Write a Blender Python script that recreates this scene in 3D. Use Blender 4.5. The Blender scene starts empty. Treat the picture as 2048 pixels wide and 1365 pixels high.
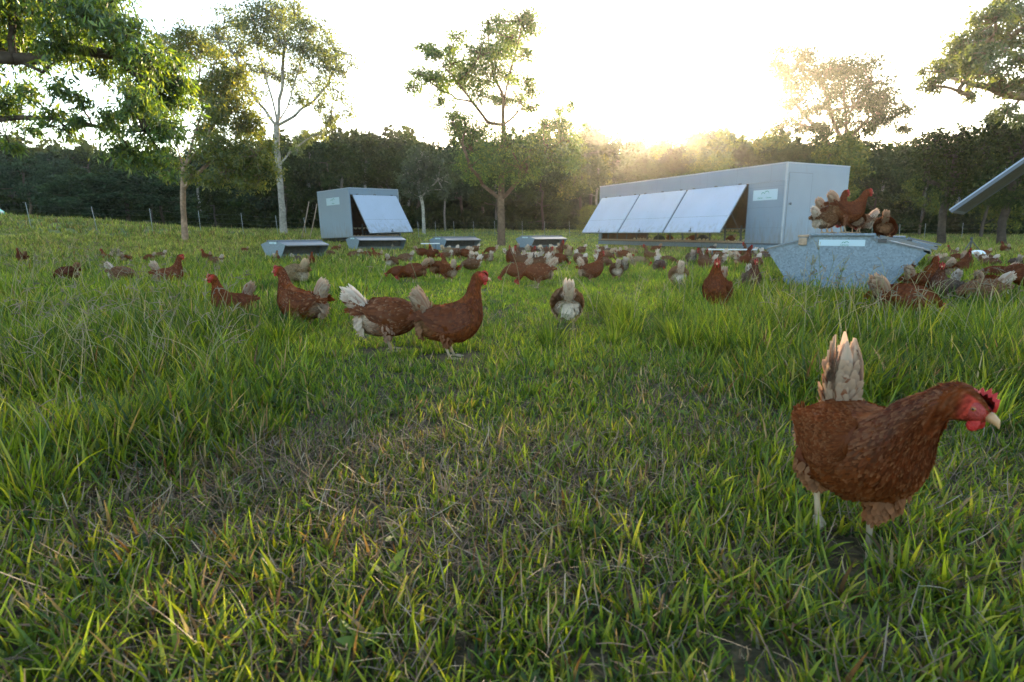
import bpy, bmesh, math, random
import numpy as np
from mathutils import Vector, Matrix, noise as mnoise

S = bpy.context.scene
COL = S.collection
RAD = math.radians
rng = np.random.default_rng(7)
random.seed(7)

# ------------------------------------------------------------------ camera, light, exposure
CAM_H = 0.62
FPX = 1138.0                       # focal length in pixels of the 2048-wide photograph
PITCH = math.atan(216.5 / FPX)
cam_d = bpy.data.cameras.new('camera')
cam = bpy.data.objects.new('camera', cam_d)
COL.objects.link(cam)
cam.location = (0, 0, CAM_H)
cam.rotation_euler = (RAD(90) - PITCH, 0, 0)
cam_d.sensor_width = 36.0
cam_d.lens = 36.0 * FPX / 2048
cam_d.clip_start = 0.02
cam_d.clip_end = 5000
cam_d.dof.use_dof = True
cam_d.dof.focus_distance = 3.0
cam_d.dof.aperture_fstop = 6.3
S.camera = cam

CP, SP = math.cos(PITCH), math.sin(PITCH)
def ray(px, py):
    u = (px - 1024) / FPX; v = (682.5 - py) / FPX
    return np.array([u, CP + v * SP, -SP + v * CP])
def at(px, py, Y):
    """world point seen at pixel (px,py) of the photograph at the distance Y ahead"""
    d = ray(px, py)
    k = Y / d[1]
    return np.array([d[0] * k, Y, CAM_H + d[2] * k])

_sd = ray(1315, 271); _sd = _sd / np.linalg.norm(_sd)
SUN_EL = math.asin(_sd[2]); SUN_AZ = math.atan2(_sd[0], _sd[1])

world = bpy.data.worlds.new('World'); S.world = world; world.use_nodes = True
nt = world.node_tree; bg = nt.nodes['Background']
sky = nt.nodes.new('ShaderNodeTexSky'); sky.sky_type = 'NISHITA'; sky.sun_disc = False
sky.sun_elevation = SUN_EL; sky.sun_rotation = SUN_AZ
sky.air_density = 1.0; sky.dust_density = 1.0; sky.ozone_density = 1.0
nt.links.new(sky.outputs[0], bg.inputs[0]); bg.inputs[1].default_value = 0.15

sl = bpy.data.lights.new('sun', 'SUN'); sl.energy = 5.0; sl.angle = RAD(0.6); sl.color = (1.0, 0.74, 0.42)
so = bpy.data.objects.new('sun', sl); COL.objects.link(so)
so.rotation_euler = Vector(tuple(_sd)).to_track_quat('Z', 'Y').to_euler()
so.location = (0, 0, 30)

S.view_settings.view_transform = 'Standard'; S.view_settings.look = 'None'
S.view_settings.gamma = 1.0; S.view_settings.exposure = 2.5
S.render.engine = 'CYCLES'
S.cycles.use_denoising = True
S.cycles.max_bounces = 7; S.cycles.diffuse_bounces = 3; S.cycles.glossy_bounces = 2
S.cycles.transmission_bounces = 4; S.cycles.volume_bounces = 0; S.cycles.transparent_max_bounces = 6
S.cycles.sample_clamp_indirect = 6.0

# ------------------------------------------------------------------ small helpers
def tag(o, label=None, cat=None, group=None, kind=None):
    if label: o['label'] = label
    if cat: o['category'] = cat
    if group: o['group'] = group
    if kind: o['kind'] = kind
    return o
def empty(name, loc=(0, 0, 0), rz=0.0):
    o = bpy.data.objects.new(name, None); COL.objects.link(o)
    o.location = loc; o.rotation_euler = (0, 0, rz); o.empty_display_size = 0.1
    return o
def sstep(x, a, b):
    t = np.clip((x - a) / (b - a), 0, 1); return t * t * (3 - 2 * t)
_nd = np.random.default_rng(3)
_NW = [(_nd.uniform(0, 6.283), _nd.uniform(0, 6.283), _nd.uniform(0.6, 1.7)) for _ in range(14)]
def snoise(x, y, scale):
    """cheap smooth noise about -1..1"""
    s = 0.0
    for i, (a, ph, f) in enumerate(_NW):
        s = s + np.sin((x * math.cos(a) + y * math.sin(a)) * f * 6.283 / scale + ph + 1.3 * np.sin((x * math.sin(a * 1.7) - y * math.cos(a * 1.7)) * 3.1 / scale + ph * 2))
    return s / 5.2
def terrain(x, y):
    x = np.asarray(x, float); y = np.asarray(y, float)
    back = sstep(y, 22, 58) * 1.05 * (1 - 0.55 * sstep(x, 4, 26))
    mound = 1.35 * np.exp(-((x + 27) / 13.5) ** 2 - ((y - 27) / 9.0) ** 2)
    far = sstep(y, 60, 300) * 2.0
    return back + mound + far + 0.018 * snoise(x, y, 2.3) * sstep(y, 0.5, 4) + 0.05 * snoise(x + 9, y, 11.0) * sstep(y, 6, 20)
def ground(px, py):
    d = ray(px, py)
    f = lambda k: CAM_H + d[2] * k - float(terrain(d[0] * k, d[1] * k))
    k0 = k = .5
    while f(k) > 0 and k < 300: k0 = k; k *= 1.06
    for _ in range(14):
        m = (k0 + k) / 2
        if f(m) > 0: k0 = m
        else: k = m
    return np.array((d[0] * k, d[1] * k, CAM_H + d[2] * k))

class Geo:
    """collects vertices, quads/tris and a colour per vertex"""
    def __init__(s): s.v = []; s.f = []; s.c = []; s.n = 0; s.m = []
    def add(s, verts, faces, col=(1, 1, 1), mat=0):
        verts = np.asarray(verts, np.float32).reshape(-1, 3)
        s.v.append(verts)
        c = np.asarray(col, np.float32)
        if c.ndim == 1: c = np.tile(c[:3], (len(verts), 1))
        s.c.append(c[:, :3])
        if isinstance(faces, np.ndarray):
            s.f.append(('q', faces + s.n)); s.m.append(np.full(len(faces), mat))
        else:
            s.f.append(('l', [tuple(i + s.n for i in f) for f in faces])); s.m.append(np.full(len(faces), mat))
        s.n += len(verts)
    def build(s, name, mats, parent=None, smooth=True):
        me = s.mesh(name, mats, smooth)
        o = bpy.data.objects.new(name, me); COL.objects.link(o)
        if parent is not None: o.parent = parent
        return o
    def mesh(s, name, mats, smooth=True):
        V = np.concatenate(s.v); C = np.concatenate(s.c)
        loops = []; starts = []; n = 0
        for kind, f in s.f:
            if kind == 'q':
                k = f.shape[1]
                loops.append(f.reshape(-1)); starts.append(n + np.arange(len(f)) * k); n += f.size
            else:
                for q in f:
                    loops.append(np.array(q)); starts.append(np.array([n])); n += len(q)
        L = np.concatenate(loops).astype(np.int32); T = np.concatenate(starts).astype(np.int32)
        me = bpy.data.meshes.new(name)
        me.vertices.add(len(V)); me.vertices.foreach_set('co', V.reshape(-1))
        me.loops.add(len(L)); me.loops.foreach_set('vertex_index', L)
        me.polygons.add(len(T)); me.polygons.foreach_set('loop_start', T)
        me.update(calc_edges=True)
        ca = me.color_attributes.new('tint', 'FLOAT_COLOR', 'POINT')
        ca.data.foreach_set('color', np.concatenate([C, np.ones((len(C), 1), np.float32)], 1).reshape(-1))
        if not isinstance(mats, (list, tuple)): mats = [mats]
        for m in mats: me.materials.append(m)
        if len(mats) > 1:
            me.polygons.foreach_set('material_index', np.concatenate(s.m).astype(np.int32))
        me.polygons.foreach_set('use_smooth', np.full(len(T), smooth))
        me.update()
        return me
    # ---- shapes
    def box(s, lo, hi, col=(1, 1, 1), M=None, mat=0, bevel=0.0):
        (x0, y0, z0), (x1, y1, z1) = lo, hi
        b = min(bevel, (x1 - x0) * .45, (y1 - y0) * .45, (z1 - z0) * .45)
        if b <= 0:
            v = [(x, y, z) for z in (z0, z1) for (x, y) in ((x0, y0), (x1, y0), (x1, y1), (x0, y1))]
            f = [(3, 2, 1, 0), (4, 5, 6, 7), (0, 1, 5, 4), (1, 2, 6, 5), (2, 3, 7, 6), (3, 0, 4, 7)]
        else:
            bm = bmesh.new(); bmesh.ops.create_cube(bm, size=1)
            for q in bm.verts:
                q.co = Vector(((x0 + x1) / 2 + q.co.x * (x1 - x0), (y0 + y1) / 2 + q.co.y * (y1 - y0), (z0 + z1) / 2 + q.co.z * (z1 - z0)))
            bmesh.ops.bevel(bm, geom=bm.edges[:], offset=b, segments=1, affect='EDGES')
            bm.verts.ensure_lookup_table()
            v = [tuple(q.co) for q in bm.verts]; f = [tuple(q.index for q in p.verts) for p in bm.faces]; bm.free()
        v = np.array(v, float)
        if M is not None: v = xf(M, v)
        s.add(v, f, col, mat)
    def loft(s, rings, col=(1, 1, 1), cap=True, closed=True, mat=0):
        """rings: (n,m,3) array"""
        R = np.asarray(rings, float); n, m = R.shape[:2]
        i = np.arange(n - 1)[:, None] * m; j = np.arange(m if closed else m - 1)[None, :]; jn = (j + 1) % m
        q = np.stack([i + j, i + jn, i + m + jn, i + m + j], -1).reshape(-1, 4)
        c = np.asarray(col, float)
        if c.ndim == 3: c = c.reshape(-1, 3)
        s.add(R.reshape(-1, 3), q, c, mat)
        if cap:
            base = s.n - n * m
            s.f.append(('l', [tuple(range(base + m - 1, base - 1, -1)), tuple(range(s.n - m, s.n))])); s.m.append(np.full(2, mat))
    def tube(s, pts, rad, seg=8, col=(1, 1, 1), cap=True, mat=0):
        P = np.asarray(pts, float); n = len(P)
        r = np.full(n, rad) if np.isscalar(rad) else np.asarray(rad, float)
        T = np.gradient(P, axis=0); T /= np.linalg.norm(T, axis=1)[:, None] + 1e-12
        up = np.array([0, 0, 1.0]) if abs(T[0, 2]) < .9 else np.array([1.0, 0, 0])
        a = np.cross(T[0], up); a /= np.linalg.norm(a)
        A = []
        for k in range(n):
            a = a - T[k] * a.dot(T[k]); a /= np.linalg.norm(a) + 1e-12; A.append(a)
        A = np.array(A); B = np.cross(T, A)
        th = np.arange(seg) * 2 * math.pi / seg
        R = P[:, None] + r[:, None, None] * (A[:, None] * np.cos(th)[None, :, None] + B[:, None] * np.sin(th)[None, :, None])
        s.loft(R, col, cap, mat=mat)
    def prism(s, poly, axis, a, b, col=(1, 1, 1), M=None, mat=0):
        """extrude a 2-D outline along axis from a to b"""
        ax = {'x': lambda p, t: (t, p[0], p[1]), 'y': lambda p, t: (p[0], t, p[1]), 'z': lambda p, t: (p[0], p[1], t)}[axis]
        n = len(poly)
        v = np.array([ax(p, a) for p in poly] + [ax(p, b) for p in poly], float)
        if M is not None: v = xf(M, v)
        f = [tuple(range(n - 1, -1, -1)), tuple(range(n, 2 * n))] + [(i, (i + 1) % n, n + (i + 1) % n, n + i) for i in range(n)]
        s.add(v, f, col, mat)
def xf(M, v):
    M = np.array(M); return v @ M[:3, :3].T + M[:3, 3]
def rotz(a):
    return Matrix.Rotation(a, 4, 'Z')

# ------------------------------------------------------------------ materials
def new_mat(name):
    m = bpy.data.materials.new(name); m.use_nodes = True
    return m, m.node_tree, m.node_tree.nodes['Principled BSDF']
def nd(nt, typ, **kw):
    n = nt.nodes.new(typ)
    for k, v in kw.items(): setattr(n, k, v)
    return n
def solid(name, col, rough=0.6, metal=0.0, spec=0.4, noise=0.0, nscale=20.0, bump=0.0, bscale=60.0, tint=False, sheen=0.0):
    m, nt, p = new_mat(name)
    p.inputs['Roughness'].default_value = rough; p.inputs['Metallic'].default_value = metal
    p.inputs['Specular IOR Level'].default_value = spec
    if sheen: p.inputs['Sheen Weight'].default_value = sheen
    src = None
    if tint:
        a = nd(nt, 'ShaderNodeAttribute', attribute_name='tint'); src = a.outputs['Color']
    else:
        p.inputs['Base Color'].default_value = (*col, 1)
    tc = nd(nt, 'ShaderNodeTexCoord')
    if noise:
        t = nd(nt, 'ShaderNodeTexNoise'); t.inputs['Scale'].default_value = nscale; t.inputs['Detail'].default_value = 5
        nt.links.new(tc.outputs['Object'], t.inputs['Vector'])
        mr = nd(nt, 'ShaderNodeMapRange'); mr.inputs[1].default_value = .3; mr.inputs[2].default_value = .7
        mr.inputs[3].default_value = 1 - noise; mr.inputs[4].default_value = 1 + noise
        nt.links.new(t.outputs['Fac'], mr.inputs[0])
        mx = nd(nt, 'ShaderNodeMix', data_type='RGBA', blend_type='MULTIPLY'); mx.inputs[0].default_value = 1
        if src is not None: nt.links.new(src, mx.inputs[6])
        else: mx.inputs[6].default_value = (*col, 1)
        nt.links.new(mr.outputs[0], mx.inputs[7])
        nt.links.new(mx.outputs[2], p.inputs['Base Color'])
    elif src is not None:
        nt.links.new(src, p.inputs['Base Color'])
    if bump:
        t = nd(nt, 'ShaderNodeTexNoise'); t.inputs['Scale'].default_value = bscale; t.inputs['Detail'].default_value = 6
        nt.links.new(tc.outputs['Object'], t.inputs['Vector'])
        b = nd(nt, 'ShaderNodeBump'); b.inputs['Strength'].default_value = bump; b.inputs['Distance'].default_value = 0.01
        nt.links.new(t.outputs['Fac'], b.inputs['Height']); nt.links.new(b.outputs[0], p.inputs['Normal'])
    return m
def leafy(name, trans=0.4, gloss=0.06, tmul=(1.15, 1.25, 0.6)):
    """thin leaf: diffuse + translucent + a little gloss, colour from the mesh"""
    m = bpy.data.materials.new(name); m.use_nodes = True; nt = m.node_tree
    nt.nodes.clear()
    out = nd(nt, 'ShaderNodeOutputMaterial')
    a = nd(nt, 'ShaderNodeAttribute', attribute_name='tint')
    d = nd(nt, 'ShaderNodeBsdfDiffuse'); t = nd(nt, 'ShaderNodeBsdfTranslucent')
    mc = nd(nt, 'ShaderNodeMix', data_type='RGBA', blend_type='MULTIPLY'); mc.inputs[0].default_value = 1
    mc.inputs[7].default_value = (*tmul, 1)
    nt.links.new(a.outputs['Color'], mc.inputs[6]); nt.links.new(mc.outputs[2], t.inputs[0])
    nt.links.new(a.outputs['Color'], d.inputs[0])
    mx = nd(nt, 'ShaderNodeMixShader'); mx.inputs[0].default_value = trans
    nt.links.new(d.outputs[0], mx.inputs[1]); nt.links.new(t.outputs[0], mx.inputs[2])
    g = nd(nt, 'ShaderNodeBsdfGlossy'); g.inputs['Roughness'].default_value = 0.45; g.inputs[0].default_value = (.9, .95, 1, 1)
    m2 = nd(nt, 'ShaderNodeMixShader'); m2.inputs[0].default_value = gloss
    nt.links.new(mx.outputs[0], m2.inputs[1]); nt.links.new(g.outputs[0], m2.inputs[2])
    nt.links.new(m2.outputs[0], out.inputs[0])
    return m
M_GRASS = leafy('grass_blades', 0.5, 0.015, (1.35, 1.25, 0.4))
M_DRY = leafy('dry_stems', 0.2, 0.03, (1.05, 1.0, 0.8))
M_LEAF = leafy('tree_leaves', 0.5, 0.04, (1.8, 1.65, 0.4))
M_WOODLEAF = leafy('forest_leaves', 0.22, 0.0, (1.5, 1.5, 0.5))
M_FEATHER = leafy('feathers', 0.36, 0.01, (1.25, 0.95, 0.8))
M_BARK = solid('bark', (1, 1, 1), 0.9, tint=True, noise=0.35, nscale=9, bump=0.6, bscale=30, spec=.1)
# ------------------------------------------------------------------ ground
def make_ground():
    ys = np.concatenate([[-60, -20, -8, -3], np.linspace(-1, 4, 60), np.geomspace(4.1, 80, 170), np.geomspace(84, 900, 14)])
    us = np.concatenate([-np.geomspace(900, 32, 12), np.linspace(-30, 30, 200), np.geomspace(32, 900, 12)])
    X, Y = np.meshgrid(us, ys)
    Z = terrain(X, Y)
    n, m = X.shape
    i = np.arange(n - 1)[:, None] * m; j = np.arange(m - 1)[None, :]
    q = np.stack([i + j, i + j + 1, i + m + j + 1, i + m + j], -1).reshape(-1, 4)
    m_, nt, p = new_mat('pasture_soil')
    p.inputs['Roughness'].default_value = 0.95; p.inputs['Specular IOR Level'].default_value = .1
    tc = nd(nt, 'ShaderNodeTexCoord')
    n1 = nd(nt, 'ShaderNodeTexNoise'); n1.inputs['Scale'].default_value = 40; n1.inputs['Detail'].default_value = 8
    n2 = nd(nt, 'ShaderNodeTexNoise'); n2.inputs['Scale'].default_value = 0.35; n2.inputs['Detail'].default_value = 5
    n3 = nd(nt, 'ShaderNodeTexNoise'); n3.inputs['Scale'].default_value = 3.0; n3.inputs['Detail'].default_value = 8
    for t in (n1, n2, n3): nt.links.new(tc.outputs['Object'], t.inputs['Vector'])
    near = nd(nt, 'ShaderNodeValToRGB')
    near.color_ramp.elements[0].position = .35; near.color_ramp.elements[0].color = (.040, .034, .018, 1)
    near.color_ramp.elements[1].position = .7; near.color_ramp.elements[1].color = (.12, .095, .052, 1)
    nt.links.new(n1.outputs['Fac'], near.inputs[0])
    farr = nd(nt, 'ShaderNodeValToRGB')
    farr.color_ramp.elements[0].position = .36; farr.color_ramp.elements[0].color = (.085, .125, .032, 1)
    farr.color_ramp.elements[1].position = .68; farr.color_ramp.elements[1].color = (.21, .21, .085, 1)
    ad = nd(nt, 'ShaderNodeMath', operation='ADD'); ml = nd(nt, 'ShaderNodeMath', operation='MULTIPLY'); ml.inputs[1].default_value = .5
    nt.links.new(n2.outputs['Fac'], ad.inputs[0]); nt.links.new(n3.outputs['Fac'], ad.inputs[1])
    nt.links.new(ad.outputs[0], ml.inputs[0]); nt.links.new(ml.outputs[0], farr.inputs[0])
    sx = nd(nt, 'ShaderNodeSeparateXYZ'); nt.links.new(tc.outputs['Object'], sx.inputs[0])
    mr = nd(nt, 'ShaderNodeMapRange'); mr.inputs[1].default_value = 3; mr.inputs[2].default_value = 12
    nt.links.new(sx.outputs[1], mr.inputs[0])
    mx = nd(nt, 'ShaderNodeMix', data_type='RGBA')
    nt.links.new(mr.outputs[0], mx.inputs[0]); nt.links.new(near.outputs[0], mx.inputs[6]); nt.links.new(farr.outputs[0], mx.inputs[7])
    nt.links.new(mx.outputs[2], p.inputs['Base Color'])
    b = nd(nt, 'ShaderNodeBump'); b.inputs['Strength'].default_value = .8; b.inputs['Distance'].default_value = .03
    nt.links.new(n1.outputs['Fac'], b.inputs['Height']); nt.links.new(b.outputs[0], p.inputs['Normal'])
    g = Geo(); g.add(np.stack([X, Y, Z], -1).reshape(-1, 3), q)
    o = g.build('ground', m_); tag(o, 'grassy pasture ground with brown thatch showing between blades', kind='structure')
make_ground()

# ------------------------------------------------------------------ grass
EXCL = []      # (x, y, r) circles and oriented rectangles kept free of blades
RECTS = []     # (cx, cy, ang, hx, hy)
def keep_free(x, y):
    k = np.ones(len(x), bool)
    for cx, cy, r in EXCL: k &= (x - cx) ** 2 + (y - cy) ** 2 > r * r
    for cx, cy, a, hx, hy in RECTS:
        dx, dy = x - cx, y - cy; u = dx * math.cos(a) + dy * math.sin(a); v = -dx * math.sin(a) + dy * math.cos(a)
        k &= ~((abs(u) < hx) & (abs(v) < hy))
    return k
def blades(g, x, y, z, L, W, t0, bend, az, col, nseg=4, z_off=0.0, prof=None, mat=0):
    n = len(x); s = np.linspace(0, 1, nseg + 1)
    P = np.zeros((n, nseg + 1, 3)); P[:, 0] = np.stack([x, y, z + z_off], -1)
    ca, sa = np.cos(az), np.sin(az)
    for k in range(nseg):
        t = t0 + bend * (s[k] + .5 / nseg)
        st = np.sin(t) * L / nseg
        P[:, k + 1, 0] = P[:, k, 0] + st * ca; P[:, k + 1, 1] = P[:, k, 1] + st * sa
        P[:, k + 1, 2] = P[:, k, 2] + np.cos(t) * L / nseg
    tw = rng.normal(0, .7, n)
    sd = np.stack([-np.sin(az + tw), np.cos(az + tw), rng.normal(0, .15, n)], -1)
    if prof is None: prof = np.clip(1.05 * (1 - s ** 2.2), .06, 1) * np.where(s == 0, .6, 1)
    w = (W[:, None] * prof[None]) / 2
    A = P - sd[:, None] * w[..., None]; B = P + sd[:, None] * w[..., None]
    V = np.stack([A, B], 2).reshape(-1, 3)
    base = (np.arange(n) * 2 * (nseg + 1))[:, None]
    k = np.arange(nseg)[None] * 2
    q = np.stack([base + k, base + k + 1, base + k + 3, base + k + 2], -1).reshape(-1, 4)
    c = col[:, None, None, :] * np.ones((1, nseg + 1, 2, 1))
    # real blades are paler at the sheath
    g.add(V, q, c.reshape(-1, 3), mat)
def hmap(x, y):
    """typical blade length (m): short along the walked strip, long in tussocks either side"""
    n = snoise(x, y, 1.6); n2 = snoise(x + 5, y - 3, 5.0)
    left = sstep(-x, 0.42 + 0.12 * y, 0.85 + 0.18 * y) * sstep(y, 1.05, 1.75)
    right = sstep(x, 0.35 + 0.13 * y, 0.75 + 0.20 * y) * sstep(y, 1.55, 2.2)
    side = np.maximum(left, right)
    h = 0.046 + 0.014 * n + side * (0.095 + 0.05 * n) * (1 - .45 * sstep(y, 4.0, 7.5)) + sstep(y, 5, 10) * (0.030 + .025 * n2)
    return np.clip(h, .035, .26)
def dry(x, y):
    n = snoise(x * .8 + 3, y + 1, 1.1)
    c = np.exp(-((x + 0.12 + .1 * (y - 1.4)) / 0.62) ** 2 - ((y - 1.42) / 0.55) ** 2)
    c2 = np.exp(-((x + 0.9) / 0.45) ** 2 - ((y - 1.25) / 0.25) ** 2) * .7
    c3 = np.exp(-((x - 0.75) / 0.35) ** 2 - ((y - 1.9) / 0.25) ** 2) * .6
    return np.clip(c * 1.1 + c2 + c3 + .35 * n * (y < 4) - .05 + .12 * (y < 1.1), 0, 1)
GREENS = np.array([[.150, .212, .020], [.102, .162, .020], [.220, .268, .024], [.064, .114, .023], [.27, .28, .042], [.046, .088, .025]])
def grass_cols(n, w=(.26, .24, .16, .16, .1, .08), k=GREENS):
    i = rng.choice(len(k), n, p=w)
    return k[i] * rng.uniform(.72, 1.22, (n, 1)) * rng.uniform(.93, 1.07, (n, 3))
STRAW = np.array([[.30, .215, .115], [.20, .125, .070], [.38, .31, .20], [.13, .072, .038], [.26, .19, .13]])
def scatter(y0, y1, dens, pad=2.1, slope=.95, pw=1.0):
    n = int(((y1 - y0) * 2 * pad + slope * (y1 ** 2 - y0 ** 2)) * dens)
    y = y0 + (y1 - y0) * rng.uniform(0, 1, n * 2) ; x = rng.uniform(-1, 1, n * 2) * (slope * y1 + pad)
    k = abs(x) < slope * y + pad; x, y = x[k][:n], y[k][:n]
    return x, y
def make_grass():
    def do(name, y0, y1, dens, clump, wid, nseg, hmul=1.0, lab=''):
        g = Geo()
        # tufts: clump centres, several blades leaning outwards
        x, y = scatter(y0, y1, dens / clump)
        nc = len(x)
        R = rng.uniform(.008, .035, nc) * (1 + y * .12)
        idx = np.repeat(np.arange(nc), rng.poisson(clump, nc))
        a = rng.uniform(0, 6.283, len(idx)); rr = R[idx] * np.sqrt(rng.uniform(0, 1, len(idx)))
        X = x[idx] + rr * np.cos(a); Y = y[idx] + rr * np.sin(a)
        k = keep_free(X, Y) & (X * X + Y * Y > .3 ** 2); X, Y, a, idx = X[k], Y[k], a[k], idx[k]
        D = dry(X, Y); k = rng.uniform(0, 1, len(X)) > D * .52; X, Y, a, idx, D = X[k], Y[k], a[k], idx[k], D[k]
        H = hmap(X, Y) * hmul
        vig = rng.uniform(.55, 1.35, nc)[idx]
        L = H * vig * rng.uniform(.6, 1.35, len(X))
        dist = np.hypot(X, Y)
        L = np.minimum(L, .05 + .16 * np.clip(dist - .3, 0, 3))
        W = wid * rng.uniform(.6, 1.35, len(X)) * np.clip((L / .08) ** .3, .7, 1.4)
        t0 = rng.uniform(.02, .55, len(X)); bend = rng.gamma(2.0, .35, len(X))
        az = a + rng.normal(0, .9, len(X))
        tone = rng.uniform(.8, 1.2, nc)[idx]
        c = grass_cols(len(X)) * tone[:, None]
        patch = .5 + .5 * np.clip(snoise(X * 1.1 + 2, Y * .8 - 5, 1.9) * 1.2, -1, 1); c = c * (.72 + .42 * patch)[:, None] * (1 - .18 * (1 - patch)[:, None] * np.array([1, .2, -.6]))
        c = c * (1 - .24 * np.clip((H - .08) / .08, 0, 1))[:, None]
        yel = np.clip(.5 + .5 * snoise(X, Y, 3.0), 0, 1)[:, None]
        c = c * (1 + yel * np.array([.25, .10, -.05]))
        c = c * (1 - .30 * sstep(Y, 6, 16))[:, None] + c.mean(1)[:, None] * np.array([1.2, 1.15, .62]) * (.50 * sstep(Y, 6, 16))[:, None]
        c = np.minimum(c * (1 + .42 * sstep(Y, 1.9, 4.0) * (1 - .5 * np.clip((H - .09) / .07, 0, 1)) + .30 * sstep(Y, 9, 22))[:, None], .5)  # veil of light painted into the blades: colour lightened with distance
        dr = rng.uniform(0, 1, len(X)) < .07 + .12 * D + .13 * sstep(Y, 8, 20)
        c[dr] = STRAW[rng.integers(0, 5, dr.sum())] * (.8 + .3 * (y1 > 4))
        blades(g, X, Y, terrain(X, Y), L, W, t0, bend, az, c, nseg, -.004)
        # thatch: thin dead stems lying every way
        if y1 <= 6:
            x, y = scatter(y0, y1, 8500 if y1 < 3 else 2800)
            D = dry(x, y); k = (rng.uniform(0, 1, len(x)) < .24 + .70 * D) & keep_free(x, y) & (np.hypot(x, y) > .3)
            x, y = x[k], y[k]; n = len(x)
            L = rng.uniform(.02, .085, n) * (1 + 1.0 * (rng.uniform(0, 1, n) < .05)); W = rng.uniform(.0009, .0026, n) * (1 + (y > 3) * .6)
            c = STRAW[rng.choice(5, n, p=[.22, .30, .08, .28, .12])] * rng.uniform(.5, 1.05, (n, 1))
            blades(g, x, y, terrain(x, y), L, W, rng.normal(1.2, .32, n), rng.normal(.3, .8, n), rng.uniform(0, 6.283, n), c, 3, rng.uniform(.001, .035, n), prof=np.array([.8, 1, 1, .5]), mat=1)
        if y1 <= 4.5:      # flat little rosettes of broad leaves among the blades
            x, y = scatter(y0, y1, 26); k = keep_free(x, y) & (np.hypot(x, y) > .5); x, y = x[k], y[k]
            idx = np.repeat(np.arange(len(x)), rng.integers(4, 9, len(x))); n = len(idx); a = rng.uniform(0, 6.283, n); sz = rng.uniform(.6, 1.5, len(x))[idx]
            c = np.array([[.085, .14, .03]]) * rng.uniform(.6, 1.5, (len(x), 1))[idx] * rng.uniform(.85, 1.15, (n, 1))
            blades(g, x[idx], y[idx], terrain(x[idx], y[idx]), .032 * sz * rng.uniform(.7, 1.3, n), .013 * sz, rng.uniform(.5, 1.15, n), rng.uniform(.1, .6, n), a, c, 4, .012, prof=np.array([.25, .8, 1, .75, .15]))
        o = g.build(name, [M_GRASS, M_DRY], smooth=False)
        tag(o, lab, 'grass', kind='stuff')
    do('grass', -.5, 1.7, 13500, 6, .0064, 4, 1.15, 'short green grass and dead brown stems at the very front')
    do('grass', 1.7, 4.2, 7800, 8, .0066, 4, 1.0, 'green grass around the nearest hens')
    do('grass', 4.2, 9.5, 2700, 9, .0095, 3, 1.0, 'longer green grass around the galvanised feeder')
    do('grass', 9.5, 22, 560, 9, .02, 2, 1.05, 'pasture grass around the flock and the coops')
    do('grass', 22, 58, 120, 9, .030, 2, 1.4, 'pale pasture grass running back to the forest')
    # extra tussocks of long blades
    g = Geo(); cx = []; 
    for (px, py, n, s) in [(60, 760, 5, .25), (170, 700, 6, .3), (280, 740, 6, .3), (340, 700, 5, .25), (240, 640, 6, .4), (60, 640, 6, .4), (420, 690, 4, .2), (30, 930, 3, .12), (560, 700, 3, .2),
                        (1330, 690, 7, .3), (1440, 680, 7, .3), (1500, 720, 6, .2), (1560, 650, 7, .4), (1300, 650, 6, .3), (1400, 640, 6, .4), (1880, 680, 7, .4), (1990, 760, 5, .2), (1700, 660, 6, .4), (1950, 700, 6, .3), (2030, 860, 3, .15)]:
        p = ground(px, py)
        for _ in range(n): cx.append((p[0] + rng.normal(0, s), p[1] + rng.normal(0, s), rng.uniform(.8, 1.25)))
    for (x0, y0, vg) in cx:
        if y0 < .9: continue
        n = 90; a = rng.uniform(0, 6.283, n); r = .055 * np.sqrt(rng.uniform(0, 1, n)) * vg
        X = x0 + r * np.cos(a); Y = y0 + r * np.sin(a)
        k = keep_free(X, Y); X, Y, a = X[k], Y[k], a[k]; n = len(X)
        if not n: continue
        L = rng.uniform(.10, .25, n) * vg * min(1, .45 + .25 * y0)
        c = grass_cols(n) * rng.uniform(.85, 1.2) * np.array([1.1, 1.05, .9])
        blades(g, X, Y, terrain(X, Y), L, rng.uniform(.003, .007, n), rng.uniform(.02, .45, n), rng.gamma(2., .33, n), a + rng.normal(0, .6, n), c, 5)
    tag(g.build('grass_tussocks', [M_GRASS], smooth=False), 'long green grass tussocks either side of the trodden strip', 'grass', kind='stuff')
    # flowering stems
    g = Geo(); pts = []
    for (px0, px1, py0, py1, n) in [(0, 470, 560, 800, 230), (0, 260, 500, 580, 80), (1560, 2040, 600, 720, 90), (1100, 1560, 600, 660, 25), (0, 160, 800, 1000, 12), (600, 1100, 540, 600, 14), (1500, 1850, 620, 680, 40)]:
        for _ in range(n): pts.append(ground(rng.uniform(px0, px1), rng.uniform(py0, py1)))
    for p in pts:
        if not keep_free(np.array([p[0]]), np.array([p[1]]))[0]: continue
        L = rng.uniform(.22, .46) * min(1, .35 + p[1] * .22); az = rng.uniform(0, 6.283); t = rng.uniform(.02, .45); bd = rng.uniform(.1, 1.3)
        q = np.array([p[0], p[1], float(terrain(p[0], p[1]))]); P = [q.copy()]
        for k in range(7):
            tt = t + bd * (k / 7.) ** 1.5
            q = q + np.array([math.sin(tt) * math.cos(az), math.sin(tt) * math.sin(az), math.cos(tt)]) * L / 7; P.append(q.copy())
        P = np.array(P); c = (np.array([.24, .24, .09]) if rng.uniform() < .5 else np.array([.36, .28, .14])) * rng.uniform(.7, 1.25)
        g.tube(P, np.linspace(.0015, .0008, 8) * (.5 + .26 * p[1]), 4, c)
        hc = np.array([.20, .155, .10]) * rng.uniform(.7, 1.4)
        style = rng.integers(0, 3)
        tip = P[-1]; d = P[-1] - P[-2]; d /= np.linalg.norm(d)
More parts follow.
